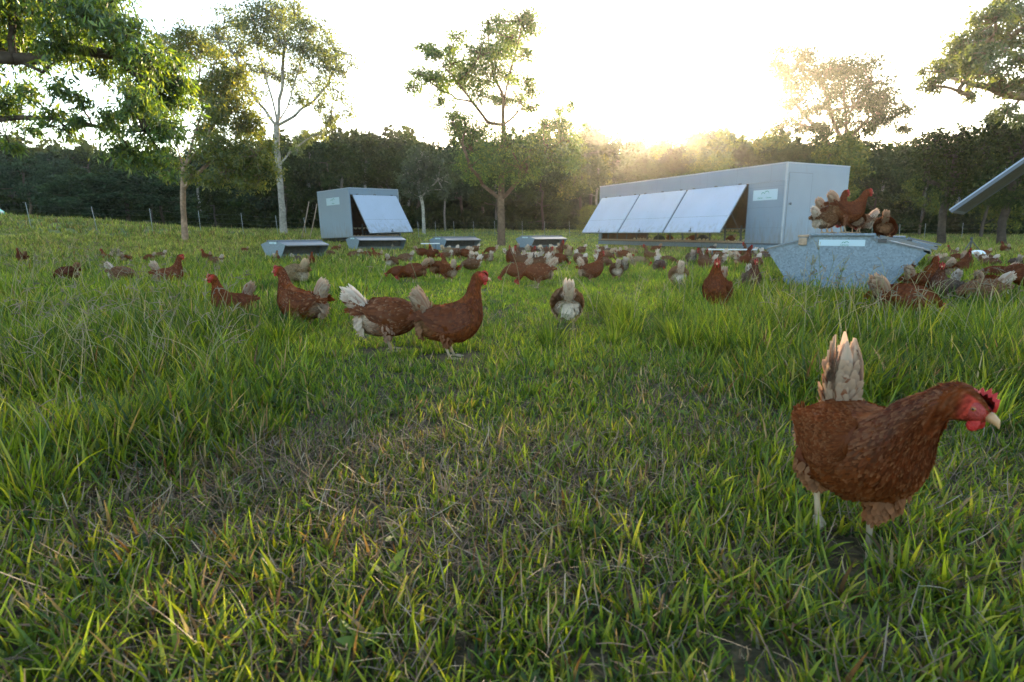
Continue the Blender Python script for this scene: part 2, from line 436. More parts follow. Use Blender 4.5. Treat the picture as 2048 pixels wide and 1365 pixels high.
        if style == 0:      # single rough spike
            m = 26; tt = rng.uniform(0, 1, m); X = tip + d * tt[:, None] * .06
            blades(g, X[:, 0], X[:, 1], X[:, 2], np.full(m, .008), np.full(m, .0022), rng.uniform(.2, 1, m), np.zeros(m), rng.uniform(0, 6.28, m), np.tile(hc, (m, 1)), 1, prof=np.array([1, .4]))
        else:               # a few spreading fingers
            for _ in range(rng.integers(2, 5)):
                dd = d + rng.normal(0, .75, 3); dd /= np.linalg.norm(dd); ln = rng.uniform(.03, .065)
                g.tube(np.array([tip, tip + dd * ln * .5, tip + dd * ln + np.array([0, 0, -.008])]), np.array([.001, .0019, .0009]) * (.4 + .24 * p[1]), 4, hc)
    tag(g.build('grass_seed_heads', [M_DRY], smooth=False), 'thin flowering grass stems with seed heads above the pasture', 'grass', kind='stuff')
# ------------------------------------------------------------------ hens
# side-view ring pairs: top (x,z), bottom (x,z), half width; rump first, beak end last
ALERT = [(-.150,.185,-.148,.165,.012),(-.135,.225,-.140,.125,.050),(-.100,.245,-.120,.085,.078),(-.050,.250,-.075,.065,.095),
 (.000,.258,-.020,.055,.104),(.040,.275,.040,.055,.104),(.065,.295,.100,.075,.095),(.080,.315,.145,.120,.080),(.090,.335,.168,.180,.062),
 (.098,.355,.168,.235,.047),(.105,.375,.163,.285,.037),(.112,.395,.160,.325,.030),(.125,.415,.165,.350,.026),(.147,.427,.178,.362,.024),
 (.172,.422,.190,.368,.020),(.188,.408,.198,.376,.013),(.196,.397,.200,.382,.005)]
PECK = [(-.150,.190,-.150,.170,.012),(-.138,.228,-.142,.125,.050),(-.105,.250,-.120,.085,.078),(-.055,.262,-.075,.065,.095),
 (.000,.262,-.010,.055,.104),(.045,.255,.045,.060,.102),(.085,.245,.090,.075,.092),(.120,.230,.122,.095,.076),(.150,.212,.145,.110,.058),
 (.178,.192,.165,.115,.046),(.203,.170,.182,.110,.037),(.225,.145,.197,.100,.030),(.243,.120,.212,.085,.026),(.254,.100,.226,.070,.025),
 (.256,.080,.236,.058,.021),(.254,.064,.243,.052,.013),(.251,.055,.246,.050,.005)]
STRIDE = [(-.150,.250,-.150,.235,.012),(-.138,.290,-.140,.185,.050),(-.110,.318,-.122,.150,.078),(-.060,.332,-.080,.125,.096),
 (-.005,.338,-.020,.112,.104),(.045,.345,.040,.115,.102),(.085,.352,.090,.140,.092),(.115,.358,.128,.180,.076),(.142,.363,.152,.220,.060),
 (.165,.367,.168,.250,.048),(.188,.368,.185,.275,.040),(.208,.368,.200,.290,.033),(.228,.366,.216,.297,.028),(.246,.358,.233,.300,.025),
 (.260,.345,.248,.303,.020),(.268,.332,.260,.306,.013),(.271,.322,.268,.310,.005)]
def lean(base, a, hx=0.0, hz=0.15, from_ring=0):
    """tip the whole profile about the hip"""
    out = []
    for (x1, z1, x2, z2, w) in base:
        p = []
        for (x, z) in ((x1, z1), (x2, z2)):
            dx, dz = x - hx, z - hz
            p += [hx + dx * math.cos(a) - dz * math.sin(a), hz + dx * math.sin(a) + dz * math.cos(a)]
        out.append((*p, w))
    return out
STRIDE = [(a - .030 * float(sstep(i, 6, 12)), b + .068 * float(sstep(i, 5, 12)), c - .030 * float(sstep(i, 6, 12)), d + .068 * float(sstep(i, 6, 12)) + .030 * float(sstep(i, 1, 3) * (1 - sstep(i, 6, 9))), w * (.93 if i < 9 else 1)) for i, (a, b, c, d, w) in enumerate(STRIDE)]
POSES = {
    'alert': dict(r=ALERT, head=((.163, .393), -8), tail=((-.118, .225), 112), lift=.035),
    'peck': dict(r=PECK, head=((.238, .088), -62), tail=((-.122, .228), 128), lift=.03),
    'stride': dict(r=STRIDE, head=((.210, .399), -22), tail=((-.100, .300), 92), lift=0.0, stride=True),
    'tall': dict(r=lean(ALERT, RAD(-14)), head=None, base_head=((.163, .393), 4), tail=None, base_tail=((-.118, .225), 125), lean=RAD(-14), lift=.05),
    'crouch': dict(r=lean(PECK, RAD(6)), head=None, base_head=((.238, .088), -45), tail=None, base_tail=((-.122, .228), 120), lean=RAD(6), lift=.0),
}
for k in ('tall', 'crouch'):
    P_ = POSES[k]; a = P_['lean']
    def rot(p, a=a):
        dx, dz = p[0], p[1] - .15
        return (dx * math.cos(a) - dz * math.sin(a), .15 + dx * math.sin(a) + dz * math.cos(a))
    P_['head'] = (rot(P_['base_head'][0]), P_['base_head'][1] + math.degrees(a) * .5)
    P_['tail'] = (rot(P_['base_tail'][0]), P_['base_tail'][1] + math.degrees(a) * .5)

def catmull(R, sub):
    R = np.array(R, float); n = len(R); out = []
    for i in range(n - 1):
        p0 = R[max(i - 1, 0)]; p1 = R[i]; p2 = R[i + 1]; p3 = R[min(i + 2, n - 1)]
        for k in range(sub):
            t = k / sub
            out.append(.5 * ((2 * p1) + (-p0 + p2) * t + (2 * p0 - 5 * p1 + 4 * p2 - p3) * t * t + (-p0 + 3 * p1 - 3 * p2 + p3) * t ** 3))
    out.append(R[-1]); return np.array(out)

PAL = {  # body, neck, pale edge, fluff, tail, lacing
    'red':   dict(body=(0.172, 0.045, 0.011), neck=(0.149, 0.036, 0.009), edge=(0.259, 0.108, 0.043), fluff=(0.257, 0.133, 0.066), tail=(0.442, 0.357, 0.272), lace=.12),
    'laced': dict(body=(0.190, 0.050, 0.011), neck=(0.135, 0.030, 0.007), edge=(0.42, 0.25, 0.13), fluff=(0.390, 0.281, 0.195), tail=(0.561, 0.493, 0.408), lace=.16),
    'pale':  dict(body=(0.178, 0.076, 0.030), neck=(0.145, 0.053, 0.018), edge=(0.374, 0.274, 0.180), fluff=(0.515, 0.452, 0.367), tail=(0.612, 0.570, 0.510), lace=.6),
    'white': dict(body=(.36, .20, .10), neck=(.18, .06, .02), edge=(.50, .38, .26), fluff=(.72, .66, .56), tail=(.74, .70, .62), lace=.6),
    'rust': dict(body=(.175, .046, .011), neck=(.125, .028, .007), edge=(.30, .13, .055), fluff=(.34, .20, .11), tail=(.56, .45, .34), lace=.5),
    'whitetail': dict(body=(.20, .062, .020), neck=(.17, .045, .012), edge=(.40, .24, .14), fluff=(.62, .52, .42), tail=(.78, .74, .68), lace=.3),
    'cream': dict(body=(0.304, 0.205, 0.106), neck=(0.238, 0.132, 0.059), edge=(0.432, 0.331, 0.216), fluff=(0.468, 0.390, 0.281), tail=(0.527, 0.442, 0.323), lace=.5),
    'dark':  dict(body=(0.119, 0.030, 0.009), neck=(0.102, 0.023, 0.008), edge=(0.144, 0.058, 0.029), fluff=(0.140, 0.058, 0.027), tail=(0.255, 0.145, 0.085), lace=.08),
    'grey':  dict(body=(0.132, 0.086, 0.059), neck=(0.099, 0.030, 0.012), edge=(0.259, 0.202, 0.158), fluff=(0.351, 0.312, 0.265), tail=(0.510, 0.468, 0.425), lace=.7),
}
def feathers(g, B, D, N, L, W, c0, c1, lift=.18, r=None, curl=.0):
    """many small vane shapes. B base, D direction, N surface normal"""
    r = r or np.random.default_rng(1)
    n = len(B); side = np.cross(D, N); side /= np.linalg.norm(side, axis=1)[:, None] + 1e-9
    s = np.array([0, .35, .72, 1.0]); pr = np.array([.45, 1, .92, .32])
    cen = B[:, None] + D[:, None] * (L[:, None, None] * s[None, :, None]) + N[:, None] * (L[:, None, None] * (lift[:, None, None] if isinstance(lift, np.ndarray) else lift) * (s - curl * s ** 2)[None, :, None])
    w = W[:, None] * pr[None] / 2
    V = np.stack([cen - side[:, None] * w[..., None], cen + side[:, None] * w[..., None]], 2).reshape(-1, 3)
    base = (np.arange(n) * 8)[:, None]; k = np.arange(3)[None] * 2
    q = np.stack([base + k, base + k + 1, base + k + 3, base + k + 2], -1).reshape(-1, 4)
    mixv = np.array([0, .0, .25, 1.0])[None, :, None, None]
    c = c0[:, None, None, :] * (1 - mixv) + c1[:, None, None, :] * mixv
    c = np.broadcast_to(c, (n, 4, 2, 3)).reshape(-1, 3)
    g.add(V, q, c)

def hen_parts(pose, pal, turn=0.0, lod=0, seed=1):
    """dict of Geo per part. lod 0 nearest hen, 1 middle distance, 2 far (one mesh)"""
    P = POSES[pose]; K = PAL[pal]; r = np.random.default_rng(seed)
    sub, ns = ((5, 30), (4, 22), (1, 10))[lod]
    R = catmull(P['r'], sub); nr = len(R); ti = np.linspace(0, 16, nr)
    lf = P['lift'] * (1 - sstep(ti, 8, 13)) if pose in ('peck', 'crouch') else np.full(nr, P['lift'])
    th = np.arange(ns) * 2 * math.pi / ns
    top = np.stack([R[:, 0], R[:, 1] + lf], -1); bot = np.stack([R[:, 2], R[:, 3] + lf], -1)
    cen = (top + bot) / 2; hv = (top - bot) / 2
    co, si = np.cos(th), np.sin(th)
    sq = np.sign(co) * abs(co) ** .88; sy = np.sign(si) * abs(si) ** .92
    X = cen[:, None, 0] + hv[:, None, 0] * sq[None]; Z = cen[:, None, 1] + hv[:, None, 1] * sq[None]
    W = np.clip(R[:, 4], .004, 1)
    # pear section: wider low on the body
    pear = 1 + .10 * (-sq[None]) * (1 - sstep(ti, 6, 10))[:, None]
    Y = W[:, None] * sy[None] * pear
    V = np.stack([X, Y, Z], -1)
    if lod < 2:
        jit = np.array([mnoise.noise(Vector(p) * 22 + Vector((seed, 0, 0))) for p in V.reshape(-1, 3)]).reshape(nr, ns)
        cc = V - np.stack([cen[:, 0], 0 * cen[:, 0], cen[:, 1]], -1)[:, None]
        V = V + cc * (jit * .05 * (1 - sstep(ti, 11, 13))[:, None])[..., None]
    yaw = turn * sstep(ti, 6.5, 12.5)
    piv = np.array([.075, 0])
    def twist(v, a):
        c, s = np.cos(a), np.sin(a); x = v[..., 0] - piv[0]; y = v[..., 1].copy()
        o = v.copy(); o[..., 0] = piv[0] + x * c - y * s; o[..., 1] = x * s + y * c; return o
    V = twist(V, yaw[:, None] * np.ones((1, ns)))
    body_c = np.array(K['body']); neck_c = np.array(K['neck']); fl = np.array(K['fluff']); ed = np.array(K['edge']); tl = np.array(K['tail'])
    def colour_at(t, up, rr):
        """t ring position, up -1..1 (belly..back)"""
        n = len(t)
        c = body_c[None] * np.ones((n, 1))
        a = sstep(t, 6, 9)[:, None]; c = c * (1 - a) + neck_c * a
        f = (np.clip((3.6 - t) / 2.4, 0, 1) * np.clip(.75 - up * 1.0, 0, 1))
        f = np.clip(f + np.clip((1.7 - t), 0, 1) * .8 + rr.normal(0, .12, n), 0, 1)[:, None]
        c = c * (1 - f) + fl * f
        h = sstep(t, 12.2, 13.2)[:, None] * (np.abs(up)[:, None] < .75)
        c = c * (1 - h) + np.array([.36, .045, .03]) * h
        return c * rr.uniform(.50, 1.14, (n, 1))
    tt = np.repeat(ti, ns); uu = np.tile(sq, nr)
    cb = colour_at(tt, uu, np.random.default_rng(5))
    out = {}
    gb = Geo(); gb.loft(V, cb.reshape(nr, ns, 3), cap=True); out['body'] = gb
    # normals & flow
    dA = np.gradient(V, axis=0); dB = np.roll(V, -1, 1) - np.roll(V, 1, 1)
    N = np.cross(dB, dA); N /= np.linalg.norm(N, axis=2)[..., None] + 1e-9
    if ((N[nr // 3] * (V[nr // 3] - V[nr // 3].mean(0))).sum()) < 0: N = -N
    F = -dA / (np.linalg.norm(dA, axis=2)[..., None] + 1e-9)
    nf = (11000, 3000, 130)[lod]
    area = np.linalg.norm(dA, axis=2) * np.linalg.norm(dB, axis=2)
    wgt = area.copy(); wgt *= (1 + 1.4 * sstep(ti, 7, 10))[:, None] * (ti < 13.0)[:, None]
    idx = r.choice(nr * ns, nf, p=(wgt / wgt.sum()).reshape(-1))
    ii, jj = idx // ns, idx % ns
    fi = r.uniform(0, 1, nf); fj = r.uniform(0, 1, nf)
    i2 = np.minimum(ii + 1, nr - 1); j2 = (jj + 1) % ns
    def lerp(A):
        return (A[ii, jj] * ((1 - fi) * (1 - fj))[:, None] + A[i2, jj] * (fi * (1 - fj))[:, None] + A[ii, j2] * ((1 - fi) * fj)[:, None] + A[i2, j2] * (fi * fj)[:, None])
    Bp, Nn, Ff = lerp(V), lerp(N), lerp(F)
    t = ti[ii] + fi * (ti[1] - ti[0]); up = sq[jj]
    Nn /= np.linalg.norm(Nn, axis=1)[:, None] + 1e-9
    Ff = Ff + r.normal(0, .13, Ff.shape) + np.array([0, 0, -.12]); Ff -= Nn * (Ff * Nn).sum(1)[:, None]; Ff /= np.linalg.norm(Ff, axis=1)[:, None] + 1e-9
    nk = sstep(t, 6.5, 10)
    hd = sstep(t, 11.5, 13)
    L = (.031 * (1 - nk) + .025 * nk) * (1 - .62 * hd) * r.uniform(.75, 1.2, nf)
    Wd = (.0135 * (1 - nk) + .0062 * nk) * (1 - .4 * hd) * r.uniform(.8, 1.2, nf)
    if lod == 2: L *= 1.7; Wd *= 2.0
    if lod == 0: L *= .80; Wd *= .62
    if lod == 1: L *= .85; Wd *= .75
    fluffy = np.clip((3.2 - t) / 2.2, 0, 1) * np.clip(.6 - up, 0, 1.2)
    c0 = colour_at(t, up * 1.4, r)
    le = (r.uniform(0, 1, nf) < K['lace'] * (.35 + .65 * (up > .0))) * r.uniform(.3, 1, nf)
    c1 = c0 * (1 - .75 * le[:, None]) + ed * .75 * le[:, None]
    c0 = c0 * (1 - .2 * le[:, None]) + ed * .2 * le[:, None]
    lift = .10 + .10 * r.uniform(0, 1, nf) + fluffy * .45
    gp = Geo(); feathers(gp, Bp - Nn * .002, Ff, Nn, L, Wd, c0, c1, lift, r)
    out['plumage'] = gp
    # wings
    lz = P['lift']
    def prof(tx):   # ring index -> centre in plane
        k = np.interp(tx, ti, np.arange(nr)); k0 = int(k); return cen[min(k0, nr - 1)], hv[min(k0, nr - 1)], W[min(k0, nr - 1)]
    for sgn in (-1, 1):
        gw = Geo(); rows = []
        stations = np.linspace(6.6, .9, 12 if lod < 2 else 5)
        for q_, tx in enumerate(stations):
            c_, h_, w_ = prof(tx); u = q_ / (len(stations) - 1)
            hh = (.30 + .42 * math.sin(min(1, u * 1.5 + .12) * math.pi * .62)) * (1 - .75 * sstep(u, .62, 1.0))
            mid = .28 - .05 * u + .22 * u * u
            pts = []
            for a in np.linspace(0, 2 * math.pi, 10, endpoint=False):
                zz = mid + hh * math.cos(a) * .9
                yy = w_ * math.sqrt(max(.02, 1 - min(.97, zz) ** 2)) * (1 + .02) + (.006 if lod == 0 else .009) * math.sin(a) * (1 - .3 * u)
                pts.append((c_[0] + h_[0] * zz - .012 * (q_ == len(stations) - 1), sgn * (yy + .001), c_[1] + h_[1] * zz))
            rows.append(pts)
        rows = np.array(rows)
        wc = body_c * .82
        gw.loft(rows, wc, cap=True)
        if lod < 2:
            m = (2600, 420)[lod]
            a_ = (r.uniform(0, 1, m) ** 1.5 * (rows.shape[0] - 1)).astype(int); b_ = r.uniform(0, 1, m); f_ = r.uniform(0, 1, m)
            jz = r.uniform(0, 5, m)   # outer half only (sin>0)
            j0 = jz.astype(int); jf = (jz - j0)[:, None]
            p0 = rows[a_, j0] * (1 - jf) + rows[a_, j0 + 1] * jf; p1 = rows[a_ + 1, j0] * (1 - jf) + rows[a_ + 1, j0 + 1] * jf
            Bq = p0 * (1 - f_)[:, None] + p1 * f_[:, None]
            Dq = p1 - p0; Dq /= np.linalg.norm(Dq, axis=1)[:, None] + 1e-9
            Nq = np.tile([0, sgn * 1.0, .25], (m, 1)); Dq = Dq + r.normal(0, .07, Dq.shape); Dq -= Nq * (Dq * Nq).sum(1)[:, None] / 1.06; Dq /= np.linalg.norm(Dq, axis=1)[:, None]
            u = a_ / (rows.shape[0] - 1)
            Lq = (.020 + .045 * sstep(u, .45, .85)) * r.uniform(.8, 1.15, m) * (.8 if lod == 0 else 1); Wq = (.013 + .004 * u) * r.uniform(.8, 1.15, m) * (.5 if lod == 0 else .9)
            cq = wc * r.uniform(.65, 1.3, (m, 1)); lq = (r.uniform(0, 1, m) < K['lace'] * .8 + .03)[:, None] * r.uniform(.35, .95, (m, 1))
            feathers(gw, Bq, Dq, Nq, Lq, Wq, cq * (1 - .25 * lq) + ed * .25 * lq, cq * (1 - lq) + ed * lq, .10, r)
        out.setdefault('wing', []).append(gw)
    # tail
    gt = Geo(); (tx, tz), ta = P['tail']; tz += lz; ta = RAD(ta)
    nt_ = (30, 22, 8)[lod]; per = 6 if lod < 2 else 4
    for k in range(nt_):
        side = (-1, 1, 0)[k % 3]; u = (k // 3) / max(1, nt_ // 3 - 1)        # 0 front/top .. 1 rear/low
        a = ta + RAD((-8 + 20 * u) * (.55 if pose == 'stride' else 1) + r.uniform(-1.5, 1.5)); out_l = side * (.015 + .06 * (1 - abs(u - .5)))
        d = np.array([math.cos(a), out_l, math.sin(a)]); d /= np.linalg.norm(d)
        L_ = (.165 - .045 * abs(u - .35)) * (1.16 if pose == 'stride' else 1.0) * r.uniform(.9, 1.08); w_ = .030 if pose == 'stride' else .034
        b0 = np.array([tx + .012 * (1 - u) - .0 , side * .010, tz - .012 * u - .02])
        nrm = np.array([-.62 if side else -1.0, side * .78, -.1]); sd = np.cross(d, nrm); sd /= np.linalg.norm(sd)
        s = np.linspace(0, 1, per); pr = np.interp(s, [0, .25, .7, .92, 1], [.45, .8, 1, .75, .15])
        cenl = b0 + d * (L_ * s)[:, None] + np.array([-.016, 0, -.004]) * (s ** 2)[:, None] + np.array([0, side * .01, 0]) * (np.sin(s * 3.1))[:, None]
        A = cenl - sd * (w_ * pr / 2)[:, None]; Bv = cenl + sd * (w_ * pr / 2)[:, None]; Cc = cenl + np.array([0, side * .004, 0])
        Vt = np.stack([A, Cc, Bv], 1).reshape(-1, 3)
        kk = np.arange(per - 1)[:, None] * 3; q = np.concatenate([kk + np.array([[0, 1, 4, 3]]), kk + np.array([[1, 2, 5, 4]])])
        base = tl * r.uniform(.92, 1.05); cc_ = base + 0 * s[:, None]
        brown = (body_c * 1.5 + .04) ; br = (.5 if r.uniform() < .4 else .12) * (1 - sstep(s, .75, .95)) * (s > .1)
        colr = base[None] * (1 - br[:, None]) + brown[None] * br[:, None]
        colr = np.repeat(colr[:, None], 3, 1); colr[:, 1] *= .85
        gt.add(Vt, q, colr.reshape(-1, 3))
    # coverts: soft cone of pale feathers round the tail root
    m = (650, 320, 20)[lod]; a = r.uniform(0, 6.283, m); u = r.uniform(0, 1, m)
    ax = np.array([math.cos(ta + .1), 0, math.sin(ta + .1)]); e1 = np.array([0, 1., 0]); e2 = np.cross(ax, e1)
    root = np.array([tx + .006, 0, tz - .045])
    rad = .042 - .016 * u
    rdir = np.cos(a)[:, None] * e1 + np.sin(a)[:, None] * e2
    Bq = root + ax * (u * .115)[:, None] + rdir * (rad * np.where(np.abs(np.cos(a)) > .5, .62, 1))[:, None]
    Dq = ax[None] + rdir * .12 + r.normal(0, .12, (m, 3)); Dq /= np.linalg.norm(Dq, axis=1)[:, None]
    Nq = rdir - Dq * (rdir * Dq).sum(1)[:, None]; Nq /= np.linalg.norm(Nq, axis=1)[:, None] + 1e-9
    ccol = (fl * .5 + tl * .5) * r.uniform(.8, 1.1, (m, 1)); bm_ = (r.uniform(0, 1, m) < .35 * (1 - u))[:, None]
    ccol = np.where(bm_, body_c * 1.2, ccol)
    feathers(gt, Bq, Dq, Nq, r.uniform(.035, .055, m) * (1 if lod < 2 else 1.6), r.uniform(.014, .022, m) * (1 if lod < 2 else 2.2), ccol, ccol * .7 + tl * .3, .12, r)
    out['tail'] = gt
    # rump skirt of loose down
    if lod < 2:
        m = (420, 200)[lod]; a = r.uniform(0, 6.283, m); ph = r.uniform(0, 1, m)
        c_, h_, w_ = prof(1.6); cx, cz = c_[0] + .0, c_[1] - .03
        Bq = np.stack([cx - .02 - .022 * np.cos(ph * 1.5) , np.cos(a) * w_ * .95 * ph, cz + np.sin(a) * .062 * ph], -1)
        Nq = np.stack([-np.cos(ph * 1.2), np.cos(a) * ph, np.sin(a) * ph], -1); Nq /= np.linalg.norm(Nq, axis=1)[:, None]
        Dq = np.array([-.35, 0, -1.0])[None] + r.normal(0, .35, (m, 3)); Dq -= Nq * (Dq * Nq).sum(1)[:, None]; Dq /= np.linalg.norm(Dq, axis=1)[:, None] + 1e-9
        cc_ = fl * r.uniform(.75, 1.1, (m, 1))
        feathers(gp, Bq, Dq, Nq, r.uniform(.02, .036, m), r.uniform(.010, .017, m), cc_, cc_ * 1.08, .5, r)
    # head bits in head frame
    (hx, hz), ha = P['head']; hz += (lz if pose not in ('peck', 'crouch') else 0); ha = RAD(ha)
    def HM(v):
        v = np.asarray(v, float).reshape(-1, 3)
        o = np.stack([hx + v[:, 0] * math.cos(ha) - v[:, 2] * math.sin(ha), v[:, 1], hz + v[:, 0] * math.sin(ha) + v[:, 2] * math.cos(ha)], -1)
        return twist(o, np.full(len(o), turn))
    red = np.array([.42, .018, .015])
    gc = Geo()   # comb
    prf = [(-.014, .022), (-.016, .036), (-.007, .034), (-.004, .048), (.004, .040), (.009, .056), (.016, .043), (.022, .054), (.027, .040), (.033, .042), (.038, .026), (.041, .010), (.030, .010), (.018, .020)]
    if lod < 2:
        nn = len(prf); inner = [(x * .97 + .0003, z) for x, z in prf]
        v = [(x, -.0012, z) for x, z in prf] + [(x, .0012, z) for x, z in prf]
        mid = [(x * .8 + .003, -.0034, .018 + (z - .018) * .62) for x, z in prf] + [(x * .8 + .003, .0034, .018 + (z - .018) * .62) for x, z in prf]
        f = [(i, (i + 1) % nn, nn + (i + 1) % nn, nn + i) for i in range(nn)]
        f += [((i + 1) % nn, i, 2 * nn + i, 2 * nn + (i + 1) % nn) for i in range(nn)] + [(nn + i, nn + (i + 1) % nn, 3 * nn + (i + 1) % nn, 3 * nn + i) for i in range(nn)]
        f += [tuple(range(2 * nn, 3 * nn)), tuple(range(4 * nn - 1, 3 * nn - 1, -1))]
        gc.add(HM(np.array(v + mid) * np.array([.82, 1, .74]) + np.array([.002, 0, .002])), f, red)
    else:
        nn = len(prf); v = [(x, -.004, z * 1.1) for x, z in prf] + [(x, .004, z * 1.1) for x, z in prf]
        gc.add(HM(v), [tuple(range(nn)), tuple(range(2 * nn - 1, nn - 1, -1))] + [(i, (i + 1) % nn, nn + (i + 1) % nn, nn + i) for i in range(nn)], red)
    out['comb'] = gc
    def ell(g, c, rad, col, seg=10, rings=7):
        ph = np.linspace(0, math.pi, rings)[1:-1]; th_ = np.arange(seg) * 2 * math.pi / seg
        rr = np.array([[(c[0] + rad[0] * math.cos(p), c[1] + rad[1] * math.sin(p) * math.cos(q), c[2] + rad[2] * math.sin(p) * math.sin(q)) for q in th_] for p in ph])
        g.loft(HM(rr.reshape(-1, 3)).reshape(rr.shape), col, cap=True)
    for sgn in (-1, 1):
        gw = Geo(); rr = []
        for k, (z, a, b) in enumerate([(-.012, .006, .002), (-.020, .010, .0035), (-.030, .0125, .0042), (-.038, .010, .004), (-.043, .004, .002)]):
            rr.append([(.022 + .0 * k + a * math.cos(q), sgn * (.009 + .0006 * k) + b * math.sin(q), z) for q in np.arange(10) * .6283])
        rr = np.array(rr); gw.loft(HM(((rr - np.array([.022, 0, -.008])) * np.array([.82, 1, .8]) + np.array([.022, 0, -.008])).reshape(-1, 3)).reshape(rr.shape), red)
        out.setdefault('wattle', []).append(gw)
    if lod < 2:
        gf = Geo()
        for sgn in (-1, 1):
            ell(gf, (.012, sgn * .0165, .000), (.0185, .0068, .016), (.30, .035, .028), 12, 8)
            ell(gf, (-.008, sgn * .0205, -.011), (.0065, .0035, .009), (.34, .20, .16), 8, 6)
        out['face'] = gf
        for sgn in (-1, 1):
            ge = Geo(); ell(ge, (.012, sgn * .0215, .004), (.0046, .0030, .0046), (.30, .10, .02), 12, 8)
            ell(ge, (.012, sgn * .0236, .004), (.0024, .0014, .0024), (.006, .005, .005), 8, 6)
            out.setdefault('eye', []).append(ge)
    gk = Geo(); rr = []
    for (x, z, a, b) in [(.026, -.002, .0105, .0095), (.036, -.002, .0085, .0085), (.046, -.004, .006, .0062), (.050, -.0080, .0034, .0036), (.0525, -.0115, .001, .001)]:
        rr.append([(x, a * math.cos(q), z + b * math.sin(q)) for q in np.arange(10) * .6283])
    rr = np.array(rr); gk.loft(HM(rr.reshape(-1, 3)).reshape(rr.shape), (.42, .24, .12))
    out['beak'] = gk
    # legs
    skin = np.array([.50, .42, .30])
    def leg(sgn, hipx, kx, hx_, hzk, fx, fz, lifted):
        g = Geo(); zb = .085 + lz if pose != 'stride' else .15
        hip = np.array([hipx, sgn * .055, zb + .045]); hock = np.array([hx_, sgn * .045, hzk]); foot = np.array([fx, sgn * .043, fz])
        # feathered thigh
        n = 9; s = np.linspace(0, 1, n); cl = hip * (1 - s)[:, None] + hock * s[:, None] + np.array([kx, 0, 0]) * np.sin(s * math.pi)[:, None]
        rad = np.interp(s, [0, .3, .7, 1], [.052, .046, .024, .0095])
        g.tube(cl, rad, 12 if lod < 2 else 6, body_c * .85)
        if lod < 2:
            m = (330, 130)[lod]; u = r.uniform(0, .97, m); a = r.uniform(0, 6.283, m)
            cB = np.stack([np.interp(u, s, cl[:, q]) for q in range(3)], -1); rB = np.interp(u, s, rad)
            rd = np.stack([np.cos(a), np.sin(a), 0 * a], -1); ax_ = hock - hip; ax_ /= np.linalg.norm(ax_)
            Dq = ax_[None] + np.array([-.2, 0, 0]) + r.normal(0, .1, (m, 3)); Dq -= rd * (Dq * rd).sum(1)[:, None]; Dq /= np.linalg.norm(Dq, axis=1)[:, None]
            cq = (body_c * .7 + fl * .3) * r.uniform(.7, 1.2, (m, 1))
            if pose == 'stride' and sgn < 0: cq = cq * .75 + fl * .45 * r.uniform(0, 1, (m, 1))
            feathers(g, cB + rd * rB[:, None] * .95, Dq, rd, r.uniform(.016, .026, m), r.uniform(.009, .014, m), cq, cq * .8 + ed * .25, .2, r)
        sh = np.array([hock + np.array([.002, 0, .012]), hock, hock * .5 + foot * .5, foot + np.array([0, 0, .006])])
        g.tube(sh, [.0085, .0078, .0062, .0078], 8 if lod < 2 else 5, skin * r.uniform(.8, 1.05))
        for (an, ln, back) in ((.0, .055, 0), (.5, .045, 0), (-.5, .045, 0), (3.05, .025, 1)):
            d = np.array([math.cos(an), math.sin(an), 0])
            if lifted: tp = [foot + np.array([0, 0, .004]), foot + d * ln * .45 + np.array([-.006, 0, -.012]), foot + d * ln * .55 + np.array([-.02, 0, -.032])]
            else: tp = [foot + np.array([0, 0, .005]), foot + d * ln * .5 + np.array([0, 0, .006]), foot + d * ln * .92 + np.array([0, 0, .001]), foot + d * ln * 1.08 + np.array([0, 0, -.004])]
            g.tube(np.array(tp), np.interp(np.linspace(0, 1, len(tp)), [0, .8, 1], [.0062, .0048, .0012]), 6 if lod < 2 else 4, skin * .95)
        return g
    if P.get('stride'):
        out['leg'] = [leg(-1, -.055, -.005, -.078, .125, -.060, .052, True), leg(1, .0, .022, -.012, .082, .0, .004, False)]
    else:
        out['leg'] = [leg(-1, -.035, .012, -.028, .078, -.004, .003, False), leg(1, -.01, .014, -.012, .078, .012, .003, False)]
    return out

M_BODY = solid('hen_down', (1, 1, 1), .9, tint=True, noise=.25, nscale=60, bump=.5, bscale=160, spec=.05)
M_COMB = solid('comb_skin', (1, 1, 1), .5, tint=True, noise=.15, nscale=80, bump=.4, bscale=300, spec=.4)
M_SKIN = solid('leg_scale', (1, 1, 1), .6, tint=True, noise=.3, nscale=90, bump=.5, bscale=350, spec=.3)
M_HORN = solid('beak_horn', (1, 1, 1), .4, tint=True, noise=.2, nscale=60)
M_EYE = solid('eye_gloss', (1, 1, 1), .08, tint=True, spec=.6)
HEN_MAT = dict(body=M_BODY, plumage=M_FEATHER, wing=M_FEATHER, tail=M_FEATHER, comb=M_COMB, wattle=M_COMB, face=M_COMB, eye=M_EYE, beak=M_HORN, leg=M_FEATHER)
_cache = {}
def hen_meshes(pose, pal, turn, lod, seed):
    key = (pose, pal, round(turn, 1), lod, seed)
    if key in _cache: return _cache[key]
    parts = hen_parts(pose, pal, turn, lod, seed)
    if lod == 2:
        g = Geo()
        for k, gs in parts.items():
            for q in (gs if isinstance(gs, list) else [gs]):
                for a, b, c in zip(q.v, q.c, [None] * len(q.v)): pass
                off = g.n
                g.v += q.v; g.c += q.c
                for kind, f in q.f:
                    g.f.append((kind, f + off) if kind == 'q' else (kind, [tuple(i + off for i in t) for t in f]))
                g.m += q.m; g.n += q.n
        res = [('hen', g.mesh('hen', M_FEATHER))]
    else:
        res = []
        for k, gs in parts.items():
            for q in (gs if isinstance(gs, list) else [gs]): res.append((k, q.mesh('hen_' + k, HEN_MAT[k])))
    _cache[key] = res
    return res
